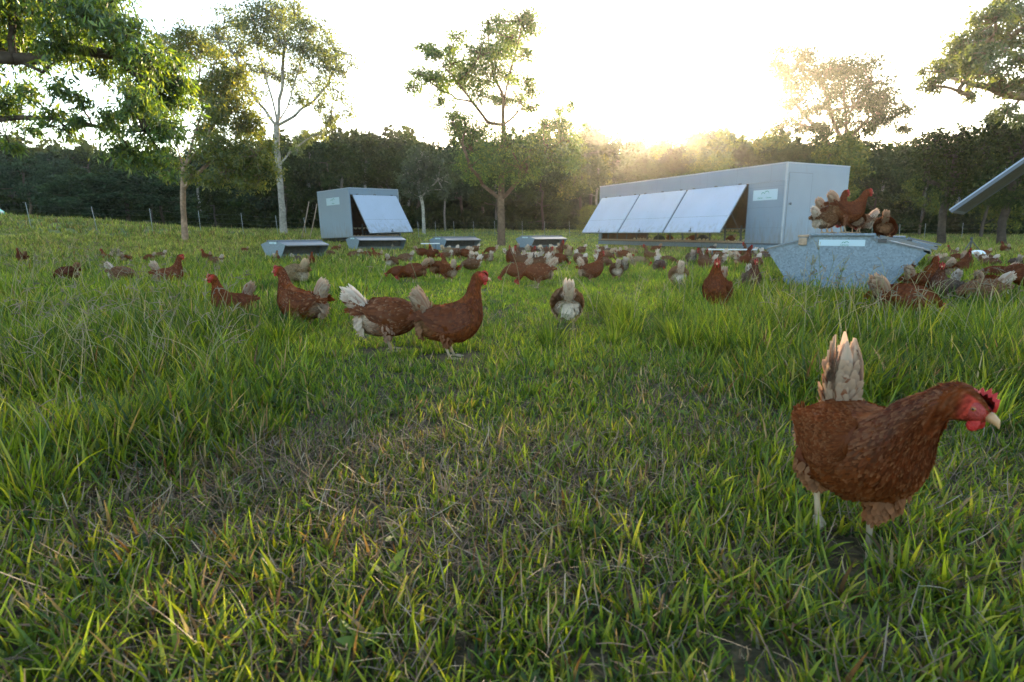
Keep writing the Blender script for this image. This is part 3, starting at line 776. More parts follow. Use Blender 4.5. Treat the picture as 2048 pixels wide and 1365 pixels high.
def place_hen(loc, heading, pose='alert', pal='red', turn=0.0, lod=1, seed=1, scale=1.0, label='', group='hens of the flock', roll=0.0):
    ms = hen_meshes(pose, pal, turn, lod, seed)
    if lod == 2:
        o = bpy.data.objects.new('hen', ms[0][1]); COL.objects.link(o)
    else:
        o = empty('hen')
        for k, me in ms:
            c = bpy.data.objects.new(k, me); COL.objects.link(c); c.parent = o
    o.location = loc; o.rotation_euler = (roll, 0, heading); o.scale = (scale,) * 3
    tag(o, label, 'hen', group)
    return o
# ------------------------------------------------------------------ coops, feeders, fence
def panel_mat(name, col, rough=.42, metal=0.0, spangle=False):
    m, nt, p = new_mat(name)
    p.inputs['Roughness'].default_value = rough; p.inputs['Metallic'].default_value = metal; p.inputs['Specular IOR Level'].default_value = .4
    tc = nd(nt, 'ShaderNodeTexCoord')
    big = nd(nt, 'ShaderNodeTexNoise'); big.inputs['Scale'].default_value = 1.3; big.inputs['Detail'].default_value = 6
    nt.links.new(tc.outputs['Object'], big.inputs['Vector'])
    mr = nd(nt, 'ShaderNodeMapRange'); mr.inputs[1].default_value = .3; mr.inputs[2].default_value = .75; mr.inputs[3].default_value = .93; mr.inputs[4].default_value = 1.04
    nt.links.new(big.outputs['Fac'], mr.inputs[0])
    mx = nd(nt, 'ShaderNodeMix', data_type='RGBA', blend_type='MULTIPLY'); mx.inputs[0].default_value = 1; mx.inputs[6].default_value = (*col, 1)
    nt.links.new(mr.outputs[0], mx.inputs[7]); last = mx.outputs[2]
    if spangle:
        vo = nd(nt, 'ShaderNodeTexVoronoi'); vo.inputs['Scale'].default_value = 60; nt.links.new(tc.outputs['Object'], vo.inputs['Vector'])
        sx = nd(nt, 'ShaderNodeSeparateColor'); nt.links.new(vo.outputs['Color'], sx.inputs[0])
        m2r = nd(nt, 'ShaderNodeMapRange'); m2r.inputs[3].default_value = .78; m2r.inputs[4].default_value = 1.15; nt.links.new(sx.outputs[0], m2r.inputs[0])
        m2 = nd(nt, 'ShaderNodeMix', data_type='RGBA', blend_type='MULTIPLY'); m2.inputs[0].default_value = 1
        nt.links.new(last, m2.inputs[6]); nt.links.new(m2r.outputs[0], m2.inputs[7]); last = m2.outputs[2]
        sp = nd(nt, 'ShaderNodeTexNoise'); sp.inputs['Scale'].default_value = 38; sp.inputs['Detail'].default_value = 3; nt.links.new(tc.outputs['Object'], sp.inputs['Vector'])
        cr = nd(nt, 'ShaderNodeValToRGB'); cr.color_ramp.elements[0].position = .64; cr.color_ramp.elements[0].color = (1, 1, 1, 1)
        cr.color_ramp.elements[1].position = .70; cr.color_ramp.elements[1].color = (.32, .30, .28, 1)
        nt.links.new(sp.outputs['Fac'], cr.inputs[0])
        m3 = nd(nt, 'ShaderNodeMix', data_type='RGBA', blend_type='MULTIPLY'); m3.inputs[0].default_value = .8
        nt.links.new(last, m3.inputs[6]); nt.links.new(cr.outputs[0], m3.inputs[7]); last = m3.outputs[2]
    if not spangle:      # mud splashed up from the pasture and faint streaks, low on the sheet
        sxyz = nd(nt, 'ShaderNodeSeparateXYZ'); nt.links.new(tc.outputs['Object'], sxyz.inputs[0])
        mp = nd(nt, 'ShaderNodeMapping'); mp.inputs['Scale'].default_value = (9, 9, 2.5); nt.links.new(tc.outputs['Object'], mp.inputs[0])
        sn = nd(nt, 'ShaderNodeTexNoise'); sn.inputs['Scale'].default_value = 1; sn.inputs['Detail'].default_value = 8; sn.inputs['Roughness'].default_value = .7; nt.links.new(mp.outputs[0], sn.inputs['Vector'])
        zr = nd(nt, 'ShaderNodeMapRange'); zr.inputs[1].default_value = .3; zr.inputs[2].default_value = 1.1; zr.inputs[3].default_value = .30; zr.inputs[4].default_value = 0; nt.links.new(sxyz.outputs[2], zr.inputs[0])
        sm = nd(nt, 'ShaderNodeMath', operation='ADD'); nt.links.new(sn.outputs['Fac'], sm.inputs[0]); nt.links.new(zr.outputs[0], sm.inputs[1])
        cr = nd(nt, 'ShaderNodeMapRange'); cr.inputs[1].default_value = .58; cr.inputs[2].default_value = .86; cr.inputs[3].default_value = 0; cr.inputs[4].default_value = .6; nt.links.new(sm.outputs[0], cr.inputs[0])
        mm = nd(nt, 'ShaderNodeMix', data_type='RGBA'); nt.links.new(cr.outputs[0], mm.inputs[0]); nt.links.new(last, mm.inputs[6]); mm.inputs[7].default_value = (.17, .145, .11, 1); last = mm.outputs[2]
    nt.links.new(last, p.inputs['Base Color'])
    return m
M_PANEL = panel_mat('coop_panel_paint', (.20, .265, .35))
M_FLAP = panel_mat('flap_sheet', (.40, .46, .58), .38)
M_ROOF = panel_mat('roof_sheet', (.34, .39, .46), .4)
M_GALV = panel_mat('galvanised_steel', (.165, .22, .28), .5, .2, spangle=True)
M_LID = panel_mat('feeder_lid_steel', (.125, .155, .20), .45, .2)
M_STEEL = solid('dark_steel', (.085, .09, .095), .6, .3, noise=.3, nscale=12)
M_INSIDE = solid('coop_inside_ply', (.10, .055, .028), .9, noise=.3, nscale=6)
M_NEST = solid('nest_plastic', (.60, .52, .34), .7, noise=.25, nscale=20)
M_WOOD = solid('weathered_wood', (.34, .25, .18), .85, noise=.3, nscale=25, bump=.4)
M_WHITE = solid('white_plastic', (.72, .74, .76), .5, noise=.06)
M_SIGN = solid('sign_sheet', (.42, .56, .66), .5)
M_GREEN = solid('sign_green', (.03, .22, .16), .5)
M_SEAM = solid('panel_seam', (.13, .15, .18), .7)
M_RUBBER = solid('tyre_rubber', (.02, .02, .02), .8)

def text_on(parent, body, size, loc, M, mat, name='lettering'):
    cu = bpy.data.curves.new(name, 'FONT'); cu.body = body; cu.size = size; cu.extrude = .001; cu.align_x = 'CENTER'; cu.align_y = 'CENTER'
    o = bpy.data.objects.new(name, cu); COL.objects.link(o)
    bpy.context.view_layer.update()
    dg = bpy.context.evaluated_depsgraph_get()
    me = bpy.data.meshes.new_from_object(o.evaluated_get(dg)); bpy.data.objects.remove(o)
    me.materials.clear(); me.materials.append(mat)
    o = bpy.data.objects.new(name, me); COL.objects.link(o); o.parent = parent
    o.matrix_local = Matrix.Translation(loc) @ M
    return o
RX90 = Matrix.Rotation(RAD(90), 4, 'X')
def arc_pts(cx, cz, r, a0, a1, n=9): return [(cx + r * math.cos(RAD(a0 + (a1 - a0) * k / (n - 1))), cz + r * math.sin(RAD(a0 + (a1 - a0) * k / (n - 1)))) for k in range(n)]
def sign(parent, x0, x1, z0, z1, y, Mf, words):
    """a sheet sign on a wall facing -y in the local frame Mf"""
    g = Geo(); g.box((x0, y - .006, z0), (x1, y, z1), M=Mf)
    s = g.build('sign', M_SIGN, parent, smooth=False)
    w, h, cx, cz = x1 - x0, z1 - z0, (x0 + x1) / 2, (z0 + z1) / 2
    g = Geo()
    for (ax, az, r) in ((cx - .085 * w - .0, cz + .02 * h, .21 * h), (cx + .07 * w, cz + .08 * h, .27 * h)):
        P = arc_pts(ax, az, r, 165, 12, 11)
        pts = xf(Mf, np.array([(p[0], y - .009, p[1]) for p in P]))
        g.tube(pts, np.interp(np.linspace(0, 1, 11), [0, .45, 1], [.004, .011, .003]) * max(.6, h / .3), 6)
    g.build('emblem', M_GREEN, s)
    ww = words.split()
    for k, wd in enumerate(ww):
        text_on(s, wd, .2 * h, Vector((0, 0, 0)), Matrix(Mf) @ Matrix.Translation((cx + (.02 if len(ww) == 1 else (-.20, .16)[k]) * w, y - .010, cz - .27 * h)) @ RX90, M_GREEN)
    return s

def make_coop(L, Wd, zb, zt, zh, flap_x0, flaps, flap_w, flap_len, flap_ang, door=True, tilt=0.0, label='', cat='chicken coop', both_open=True, end_sign=True, side_sign=None, lattice=True, shade_sheet=False):
    """local frame: long open side faces -y along x from 0 (the end wall) to L; the body goes back to y=Wd"""
    r = empty('chicken_coop'); tag(r, label, cat)
    I = Matrix.Identity(4)
    t = .05
    x1 = flap_x0; x2 = flap_x0 + flaps * flap_w
    g = Geo()      # end wall
    g.box((0, 0, zb), (t, Wd, zt), bevel=.006); g.build('end_wall', M_PANEL, r, False)
    g = Geo(); g.box((L - t, 0.003, zb), (L, Wd - .003, zt), bevel=.006); g.build('end_wall', M_PANEL, r, False)
    g = Geo()      # front wall: header band, solid bay
    if x1 > t + .05: g.box((t + .002, 0.002, zb), (x1, t, zh), bevel=.004)
    g.box((t + .002, -.012, zh + .002), (L - .0, t, zt), bevel=.006)
    if L - x2 > .12: g.box((x2 + .002, .002, zb), (L - t - .002, t, zh))
    g.build('front_wall', M_PANEL, r, False)
    g = Geo(); g.box((-.004, -.018, zt + .001), (L + .004, Wd + .004, zt + .03), bevel=.006); rf = g.build('roof', M_ROOF, r, False)
    # back wall with a low open band, floor, inner ply
    g = Geo(); zo = zb + .42 if both_open else zb
    g.box((t + .002, Wd - t, zo), (L - t - .002, Wd, zt)); g.build('back_wall', M_PANEL, r, False)
    g = Geo(); g.box((t + .004, Wd - t - .03, zo + .02), (L - t - .004, Wd - t - .004, zt - .02)); g.box((t + .004, t + .6, zt - .06), (L - t - .004, Wd - t - .034, zt - .03))
    g.box((x1 - .04, t + .004, zb + .03), (x1 - .01, Wd - t - .04, zt - .07)); g.build('inner_lining', M_INSIDE, r, False)
    g = Geo(); g.box((t, .02, zb - .03), (L - t, Wd - .02, zb - .002)); g.build('floor', M_STEEL, r, False)
    # chassis
    g = Geo()
    for y in (.0, Wd - .08): g.box((-.02, y, zb - .16), (L + .05, y + .08, zb - .034), bevel=.004)
    for x in np.arange(.3, L, 1.2): g.box((x, .082, zb - .13), (x + .06, Wd - .082, zb - .05))
    g.build('chassis', M_STEEL if not door else M_GALV, r, False)
    for x in ((L * .40, L * .40 + .0),):
        for y in (-.0 + .12, Wd - .32):
            g = Geo(); ww = .2
            th_ = np.arange(24) * 2 * math.pi / 24; R_ = min(.3, zb - .05)
            rr = [[(x[0] + a * math.cos(q), y + b, R_ - .02 + a * math.sin(q)) for q in th_] for a, b in ((.1, 0), (R_ * .9, 0), (R_, .03), (R_, ww - .03), (R_ * .9, ww), (.1, ww))]
            g.loft(np.array(rr), cap=True); g.build('wheel', M_RUBBER, r)
    # lattice of nest fronts seen through the low opening
    if lattice:
        g = Geo(); n = int((x2 - x1) / .20)
        g2 = Geo()
        for k in range(n):
            xx = x1 + .06 + k * .20
            P = arc_pts(xx + .09, zb + .02, .075, 180, 0, 7); P = [(xx + .0, zb + .02)] + P[1:-1] + [(xx + .18, zb + .02)]
            g.prism(P, 'y', Wd * .62, Wd * .62 + .02)
            P2 = [(p[0] + .1, 2 * (zb + .21) - p[1]) for p in P][::-1]
            if k < n - 1: g2.prism(P2, 'y', Wd * .62, Wd * .62 + .02)
        g.build('nest_front', M_NEST, r, False); g2.build('nest_front', M_NEST, r, False)
        g = Geo()
        for z in (zb + .20, zb + .0): g.tube([(x1, .62 * Wd - .02, z + .02), (x2, .62 * Wd - .02, z + .02)], .012, 6)
        for x in np.arange(x1 + .4, x2, .62): g.box((x, .03, zb), (x + .05, .06, zb + .5))
        g.build('perch_rails', M_STEEL, r, False)
        g = Geo(); g.box((x1, -.004, zb + .0), (x2, .02, zb + .055)); g.build('sill_rail', M_WOOD, r, False)
    # flaps
    ca, sa = math.cos(RAD(flap_ang)), math.sin(RAD(flap_ang))
    for k in range(flaps):
        a, b = x1 + k * flap_w + .045, x1 + (k + 1) * flap_w - .045
        Mf = Matrix.Translation((0, -.02, zh - .02)) @ Matrix.Rotation(RAD(-flap_ang), 4, 'X')
        g = Geo(); g.box((a, -.014 if shade_sheet else -.03, -flap_len), (b, 0, -.004), M=Mf, bevel=.004)
        f = g.build('flap', M_FLAP, r, False)
        if shade_sheet:
            g = Geo(); g.box((a + .031, .0015, -flap_len + .031), (b - .031, .022, -.02), M=Mf); g.build('flap_shade_sheet', M_STEEL, f, False)  # dark sheet added under the flap to deepen its shaded underside
        g = Geo(); g.box((a, .001, -flap_len), (a + .03, .03, -.01), M=Mf); g.box((b - .03, .001, -flap_len), (b, .03, -.01), M=Mf)
        g.box((a + .032, .001, -flap_len), (b - .032, .03, -flap_len + .03), M=Mf); g.box((a + .03, -.0318, -flap_len * .66), (b - .03, -.0302, -flap_len * .66 + .008), M=Mf)
        g.build('flap_frame', M_SEAM, f, False)
        g = Geo(); g.box(((a + b) / 2 - .05, -.05, -flap_len + .02), ((a + b) / 2 + .05, -.034, -flap_len + .07), M=Mf)
        g.tube(xf(Mf, np.array([((a + b) / 2 + .02, -.04, -flap_len + .06), ((a + b) / 2 + .02, -.07, -flap_len + .10), ((a + b) / 2 + .05, -.10, -flap_len + .11)])), .01, 6)
        g.build('latch', M_STEEL, f, False)
        # gas strut
        tip = xf(Mf, np.array([[b - .05, .01, -flap_len * .55]]))[0]
        g = Geo(); g.tube([tip, (b - .05, .01, zh - flap_len * .95)], .012, 6); g.build('strut', M_STEEL, r)
    # seams
    g = Geo()
    if L - x2 > .3:
        for z in list(np.arange(zb + .42, zh - .1, .55)) + [zh - .008]: g.box((x2 + .01, -.0006, z), (L - t - .02, .001, z + .005))
        g.box((x2 + .0, -.003, zb), (x2 + .02, .001, zh))
    if g.n: g.build('panel_seam', M_SEAM, r, False)
    for x in np.arange(1.2, L - .3, 1.2): g = Geo(); g.box((x, -.0128, zh + .01), (x + .006, -.0110, zt - .006)); g.build('panel_seam', M_SEAM, r, False)
    for k in range(flaps):
        for fx in (.12, .5, .88):
            hx = x1 + (k + fx) * flap_w; g = Geo(); g.box((hx - .06, -.030, zh - .022), (hx + .06, -.0135, zh + .03), bevel=.004); g.build('hinge', M_STEEL, r, False)
    g = Geo(); g.box((L - .03, -.016, zb), (L + .004, -.0125, zt - .002)); g.box((L + .0015, -.0125, zb), (L + .0045, .03, zt - .002)); g.build('corner_trim', M_ROOF, r, False)
    if door:
        # door in the end wall beside the front corner
        g = Geo(); d0, d1 = .10, .96
        g.box((L + .001, d0, zb + .03), (L + .012, d1, zt - .24), bevel=.003); dr = g.build('door', M_PANEL, r, False)
        g = Geo()
        for (a, b, c, d) in ((d0 - .015, d0 - .002, zb + .02, zt - .225), (d1 + .002, d1 + .015, zb + .02, zt - .225), (d0 - .002, d1 + .002, zt - .238, zt - .226)):
            g.box((L + .0005, a, c), (L + .006, b, d))
        g.build('door_frame', M_SEAM, dr, False)
        g = Geo(); th_ = np.arange(12) * .5236; zc = zb + 1.05
        g.loft(np.array([[(L + .014 + dx, d0 + .07 + rr_ * math.cos(q), zc + rr_ * math.sin(q)) for q in th_] for dx, rr_ in ((0, .028), (.02, .02), (.03, .033), (.055, .036), (.07, .02))])); g.build('handle', M_LID, dr)
    if side_sign: sign(r, *side_sign, -.001, I, 'Chicken Caravan')
    if end_sign: sign(r, -.71 * Wd, -.30 * Wd, zt - .58, zt - .29, -.001, Matrix.Rotation(RAD(-90), 4, 'Z'), 'Caravan')
    return r

def make_feeder(label, L=1.5, wid=1.34, H=.62, perch=True):
    """trough feeder; end plate faces -y at y=0, body runs back to y=L"""
    r = empty('trough_feeder'); tag(r, label, 'feeder', 'galvanised trough feeders on the pasture')
    hw = wid / 2; top = .25; zmid = .47 * H / .62; bot = .36
    out = [(-bot, 0), (bot, 0), (hw, zmid), (top, H - .03), (-top, H - .03), (-hw, zmid)]
    out = [(x, z) for x, z in out]
    for y0, y1 in ((0, .012), (L - .012, L)):
        g = Geo(); g.prism(out, 'y', y0, y1); e = g.build('end_plate', M_GALV, r, False)
        if y0 == 0:
            gs = Geo(); gs.box((-.19, -.004, H - .125), (.20, -.001, H - .065)); s = gs.build('sign', M_SIGN, e, False)
            gs = Geo(); P = arc_pts(.02, H - .10, .013, 170, 15, 7)
            gs.tube(np.array([(p[0], -.007, p[1]) for p in P]), .0025, 5); P = arc_pts(.047, H - .098, .016, 170, 10, 7); gs.tube(np.array([(p[0], -.007, p[1]) for p in P]), .0025, 5)
            gs.build('emblem', M_GREEN, s)
            text_on(s, 'Caravan', .022, Vector((0, 0, 0)), Matrix.Translation((.03, -.006, H - .114)) @ RX90, M_GREEN)
    # trough tray and hopper inside
    g = Geo(); g.prism([(-bot, .004), (bot, .004), (bot + .14, .16), (bot + .12, .16), (bot - .01, .02), (-bot + .01, .02), (-bot - .12, .16), (-bot - .14, .16)], 'y', .014, L - .014)
    g.build('trough', M_GALV, r, False)
    g = Geo(); g.prism([(-.12, .06), (.12, .06), (.20, zmid - .06), (.22, H - .06), (-.22, H - .06), (-.20, zmid - .06)], 'y', .015, L - .015); g.build('hopper', M_STEEL, r, False)
    # sloping lids with a turned down edge
    for s in (-1, 1):
        g = Geo()
        ox, oz = .07, -.035
        ox = (.05 if s > 0 else -.012) if perch else .03
        P = [(s * (top - .01), H - .035), (s * (hw + ox), zmid + oz * .2), (s * (hw + ox), zmid + oz * .2 - .035), (s * (hw + ox - .006), zmid + oz * .2 - .035), (s * (hw + ox - .008), zmid + oz * .2 - .008), (s * (top - .01), H - .045)]
        if s > 0: P = P[::-1]
        g.prism(P, 'y', -.02 if L < 1.2 else .014, L - .013)
        lid = g.build('side_lid', M_LID, r, False)
        if perch and s > 0:
            g = Geo(); dx, dz = hw + ox - top, zmid - H + .035; ln = math.hypot(dx, dz); ux, uz = dx / ln, dz / ln
            for yy in (.06, L * .55):
                q = [(top + ux * .06 - uz * .004, H - .035 + uz * .06 + ux * .004), (top + ux * (ln + .04) - uz * .004, H - .035 + uz * (ln + .04) + ux * .004), (top + ux * (ln + .04) - uz * .03, H - .035 + uz * (ln + .04) + ux * .03), (top + ux * .06 - uz * .03, H - .035 + uz * .06 + ux * .03)]
                g = Geo(); g.prism(q[::-1], 'y', yy, yy + .10); g.build('lid_rail', M_LID, lid, False)
    g = Geo()
    g.box((-top - .03, -.03, H - .028), (top + .03, L + .03, H - .004), bevel=.004); g.box((-top - .03, -.03, H - .062), (-top - .018, L + .03, H - .030)); g.box((top + .018, -.03, H - .062), (top + .03, L + .03, H - .030))
    g.build('top_lid', M_GALV if perch else M_LID, r, False)
    if perch:
        g = Geo(); g.box((-top - .12, -.03, H - .12), (-top - .045, .0, H - .05), bevel=.005); g.box((-top - .13, -.028, H - .045), (-top - .035, L * .9, H - .02), M=None, bevel=.004); g.build('perch_rail', M_WOOD, r, False)
        g = Geo(); g.box((top + .05, -.02, H - .09), (top + .12, .03, H - .055)); g.build('hinge', M_STEEL, r, False)
    return r

NEST_TILT = []
def put(o, loc, rz, rx=0, ry=0):
    o.location = loc; o.rotation_euler = (rx, ry, rz); return o

# large coop: A is its near corner, the open long side runs back to the left
A = np.array([7.22, 15.5]); dL = np.array([.4146, -.910]); LB = 8.9
Bf = A - dL * LB
big = make_coop(LB, 2.45, .33, 2.42, 1.98, .20, 3, 2.48, 1.62, 34, True, label='long pale grey caravan coop with a door and three propped side flaps', end_sign=False, side_sign=(LB - 1.06, LB - .24, 1.50, 1.78))
put(big, (Bf[0], Bf[1], .0), math.atan2(dL[1], dL[0]))
RECTS.append((Bf[0] + dL[0] * 4.45 + .904 * 1.25, Bf[1] + dL[1] * 4.45 + .427 * 1.25, math.atan2(dL[1], dL[0]), 4.4, 1.15))
# small coop: near corner at pixel 700
B0 = np.array([-6.33, 23.0]); aS = math.atan2(.75, .66)
small = make_coop(2.4, 2.35, .33, 2.22, 1.98, .10, 1, 2.2, 1.80, 33, False, label='small grey box coop with a single propped flap by the feeders', lattice=True, both_open=False)
put(small, (B0[0], B0[1], float(terrain(*B0)) - .02), 0)
small.rotation_euler = (Matrix.Rotation(RAD(-2.0), 4, 'Y') @ Matrix.Rotation(aS, 4, 'Z')).to_euler()
RECTS.append((B0[0] + .66 * 1.2 - .75 * 1.17, B0[1] + .75 * 1.2 + .66 * 1.17, aS, 1.15, 1.1))
# third coop beyond the right edge, only its flap reaches into the picture
third = make_coop(1.1, 1.6, .33, 2.18, 1.98, .06, 1, .98, 1.62, 48, False, label='coop at the right edge whose raised flap juts over the pasture', end_sign=False, lattice=False, both_open=False, shade_sheet=True)
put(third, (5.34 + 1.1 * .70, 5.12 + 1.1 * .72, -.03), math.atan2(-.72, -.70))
# feeders
def feeder_at(px, py, ang, label, L, scale=1.0, perch=False):
    p = ground(px, py); f = make_feeder(label, L, 1.34, .62, perch)
    put(f, (p[0], p[1], float(terrain(p[0], p[1])) - .02 + (0 if perch else .05)), ang); f.scale = (scale, scale, scale * (1 if perch else .88))
    RECTS.append((p[0] - math.sin(ang) * L / 2 * scale, p[1] + math.cos(ang) * L / 2 * scale, ang, .42 * scale, L / 2 * scale))
    if not perch: RECTS.append((p[0] - math.sin(ang) * L / 2 * scale, p[1] + math.cos(ang) * L / 2 * scale, ang, .95 * scale, L / 2 * scale + .15))
    return f, p
f1, _ = feeder_at(1671, 590, RAD(-32), 'speckled galvanised feeder with brown hens standing on its lid', 1.15, 1.0, True)
f2, _ = feeder_at(1762, 545, RAD(-34), 'feeder half hidden behind the large speckled one', 1.2, .95, True)
f3, _ = feeder_at(548, 521, RAD(-38), 'leftmost trough feeder, nearest the tall pale gum tree', 1.45, .78)
f4, _ = feeder_at(706, 503, RAD(-52), 'trough feeder standing in front of the small box coop', 2.0, .80)
f5, _ = feeder_at(876, 502, RAD(-50), 'trough feeder in the open between the small coop and the dark trunked tree', 1.75, .80)
f6, _ = feeder_at(1050, 499, RAD(-54), 'trough feeder beyond the flock, just right of the dark trunked tree', 1.8, .82)

# drinking rails: white pipes on short legs
def drinker(px0, px1, py, label):
    a, b = ground(px0, py), ground(px1, py); r = empty('drinker_rail', tuple(a)); tag(r, label, 'drinker')
    L = float(np.hypot(b[0] - a[0], b[1] - a[1])); r.rotation_euler = (0, 0, math.atan2(b[1] - a[1], b[0] - a[0]))
    g = Geo(); g.tube([(0, 0, .27), (L, 0, .27)], .016, 10); g.build('pipe', M_WHITE, r)
    for x in (.12, L / 2, L - .12):
        g = Geo(); g.tube([(x, 0, -.02), (x, 0, .252)], .012, 8); g.tube([(x, -.09, .004), (x, .09, .004)], .012, 8); g.build('leg', M_STEEL, r)
drinker(1412, 1512, 524, 'white drinking pipe on short legs in front of the long coop')
drinker(842, 880, 506, 'white drinking pipe beside the middle trough feeder')

# tripod with a pale dome drinker by it
p = ground(1938, 512); r = empty('tripod_stand', tuple(p)); tag(r, 'dark tripod stand in the grass beside the white dome', 'tripod')
for k, a in enumerate((200, 320, 80)):
    g = Geo(); g.tube([(.0, 0, .42), (.34 * math.cos(RAD(a)), .34 * math.sin(RAD(a)), 0)], .012, 7); g.build('leg', M_STEEL, r)
g = Geo(); g.tube([(0, 0, .20), (0, 0, .44)], .02, 8); g.tube([(0, 0, .44), (0, 0, .50)], .032, 10); g.build('post_head', M_STEEL, r)
p = ground(1937, 517) ; r = empty('dome_drinker', (p[0], p[1] - .25, p[2])); r.scale = (.8, .8, .8); tag(r, 'white and blue plastic dome lying in the grass by the tripod', 'drinker')
g = Geo(); th = np.arange(24) * 2 * math.pi / 24
g.loft(np.array([[(a * math.cos(q), a * math.sin(q), z) for q in th] for a, z in ((.20, .10), (.20, .13), (.185, .18), (.14, .225), (.07, .25), (.01, .255))])); g.build('dome', M_WHITE, r)
M_BLUE = solid('blue_plastic', (.12, .25, .42), .5)
g = Geo(); g.loft(np.array([[(a * math.cos(q), a * math.sin(q), z) for q in th] for a, z in ((.17, 0), (.24, .0), (.24, .05), (.22, .05), (.21, .098), (.1, .098))])); g.build('base_tray', M_BLUE, r)

# electric netting fence
r = empty('net_fence', (0, 0, 0)); tag(r, 'light netting fence on thin white posts crossing the back of the pasture', 'fence')
posts = [(-120, 22), (64, 23), (195, 24), (306, 25.5), (402, 27), (487, 28.5), (556, 30), (612, 32), (838, 33), (872, 34), (909, 35), (948, 36), (990, 37), (1045, 34), (1090, 35), (1140, 36), (1190, 37), (1745, 36), (1800, 35), (1850, 34), (1925, 33), (2000, 32), (2090, 31)]
tops = []
M_POST = solid('fence_post_grey', (.30, .33, .33), .6)
rr_ = random.Random(4)
for k, (px, Y) in enumerate(posts):
    d = at(px, 466, Y); z = float(terrain(d[0], Y)); lx = (.16 if k < 3 else .06) * rr_.uniform(.4, 1.2); H_ = 1.0
    g = Geo(); g.tube([(d[0], Y, z - .05), (d[0] - lx * .5, Y, z + H_ * .5), (d[0] - lx, Y, z + H_)], .010, 6); g.build('post', M_POST, r)
    tops.append((d[0], Y, z, lx))
M_WIRE = solid('fence_wire', (.12, .13, .12), .6)
for grp in (range(0, 8), range(8, 17), range(17, 23)):
    g = Geo(); grp = list(grp)
    for a, b in zip(grp, grp[1:]):
        for h in (.12, .3, .5, .72, .92):
            P = [(tops[a][0] * (1 - t) + tops[b][0] * t - (tops[a][3] * (1 - t) + tops[b][3] * t) * h, tops[a][1] * (1 - t) + tops[b][1] * t, tops[a][2] * (1 - t) + tops[b][2] * t + h - .10 * t * (1 - t) * 4 * .5) for t in np.linspace(0, 1, 5)]
            g.tube(P, .002, 3)
    g.build('wire', M_WIRE, r)
# two sloping stay poles behind the small coop
for (x0, y0, x1, y1, w, lb) in ((600, 452, 618, 404, 0, 'leaning pale pole just left of the small coop'), (617, 455, 634, 408, 1, 'thin yellowish stay pole touching the left edge of the small coop')):
    a = at(x0, y0, 27 + w); b = at(x1, y1, 27 + w); a[2] = float(terrain(a[0], a[1])) - .05
    g = Geo(); g.tube([a, (a + b) / 2 + np.array([.02, 0, 0]), b], .022, 7); o = g.build('leaning_pole', M_WOOD); tag(o, lb, 'pole')

# green vehicle at the far left on the rise
def make_vehicle():
    p = at(-118, 430, 27.5); z = float(terrain(p[0], 27.5)); r = empty('parked_car', (p[0], 27.5, z - .55), RAD(12)); tag(r, 'green vehicle on the rise, cut by the left edge of the picture', 'car')
    paint = solid('green_paint', (.05, .36, .22), .25, spec=.6); glass = solid('dark_glass', (.02, .025, .03), .08, spec=.6)
    g = Geo(); side = [(-2.1, .35), (-2.15, .85), (-1.95, 1.02), (-.9, 1.08), (.9, 1.08), (1.9, .95), (2.15, .75), (2.15, .35)]
    g.prism(side, 'y', -.85, .85); b = g.build('body', paint, r, False)
    g = Geo(); g.prism([(-1.5, 1.081), (-1.05, 1.62), (-.6, 1.72), (.4, 1.70), (.75, 1.60), (1.35, 1.081)], 'y', -.74, .74); c = g.build('cabin', glass, r, False)
    g = Geo(); g.prism([(-1.08, 1.63), (-.6, 1.745), (.4, 1.725), (.8, 1.61), (.8, 1.65), (.4, 1.765), (-.6, 1.785), (-1.1, 1.67)][::-1], 'y', -.77, .77); g.build('roof', paint, r, False)
    th_ = np.arange(20) * 2 * math.pi / 20
    for x in (-1.35, 1.35):
        for y in (-.88, .68):
            g = Geo(); g.loft(np.array([[(x + a * math.cos(q), y + dy, .33 + a * math.sin(q)) for q in th_] for a, dy in ((.1, 0), (.30, 0), (.33, .04), (.33, .16), (.30, .2), (.1, .2))])); g.build('wheel', M_RUBBER, r)
    for y in (-.7, .5):
        g = Geo(); g.box((2.151, y, .62), (2.17, y + .2, .76), bevel=.006); g.build('headlight', M_WHITE, r)
make_vehicle()
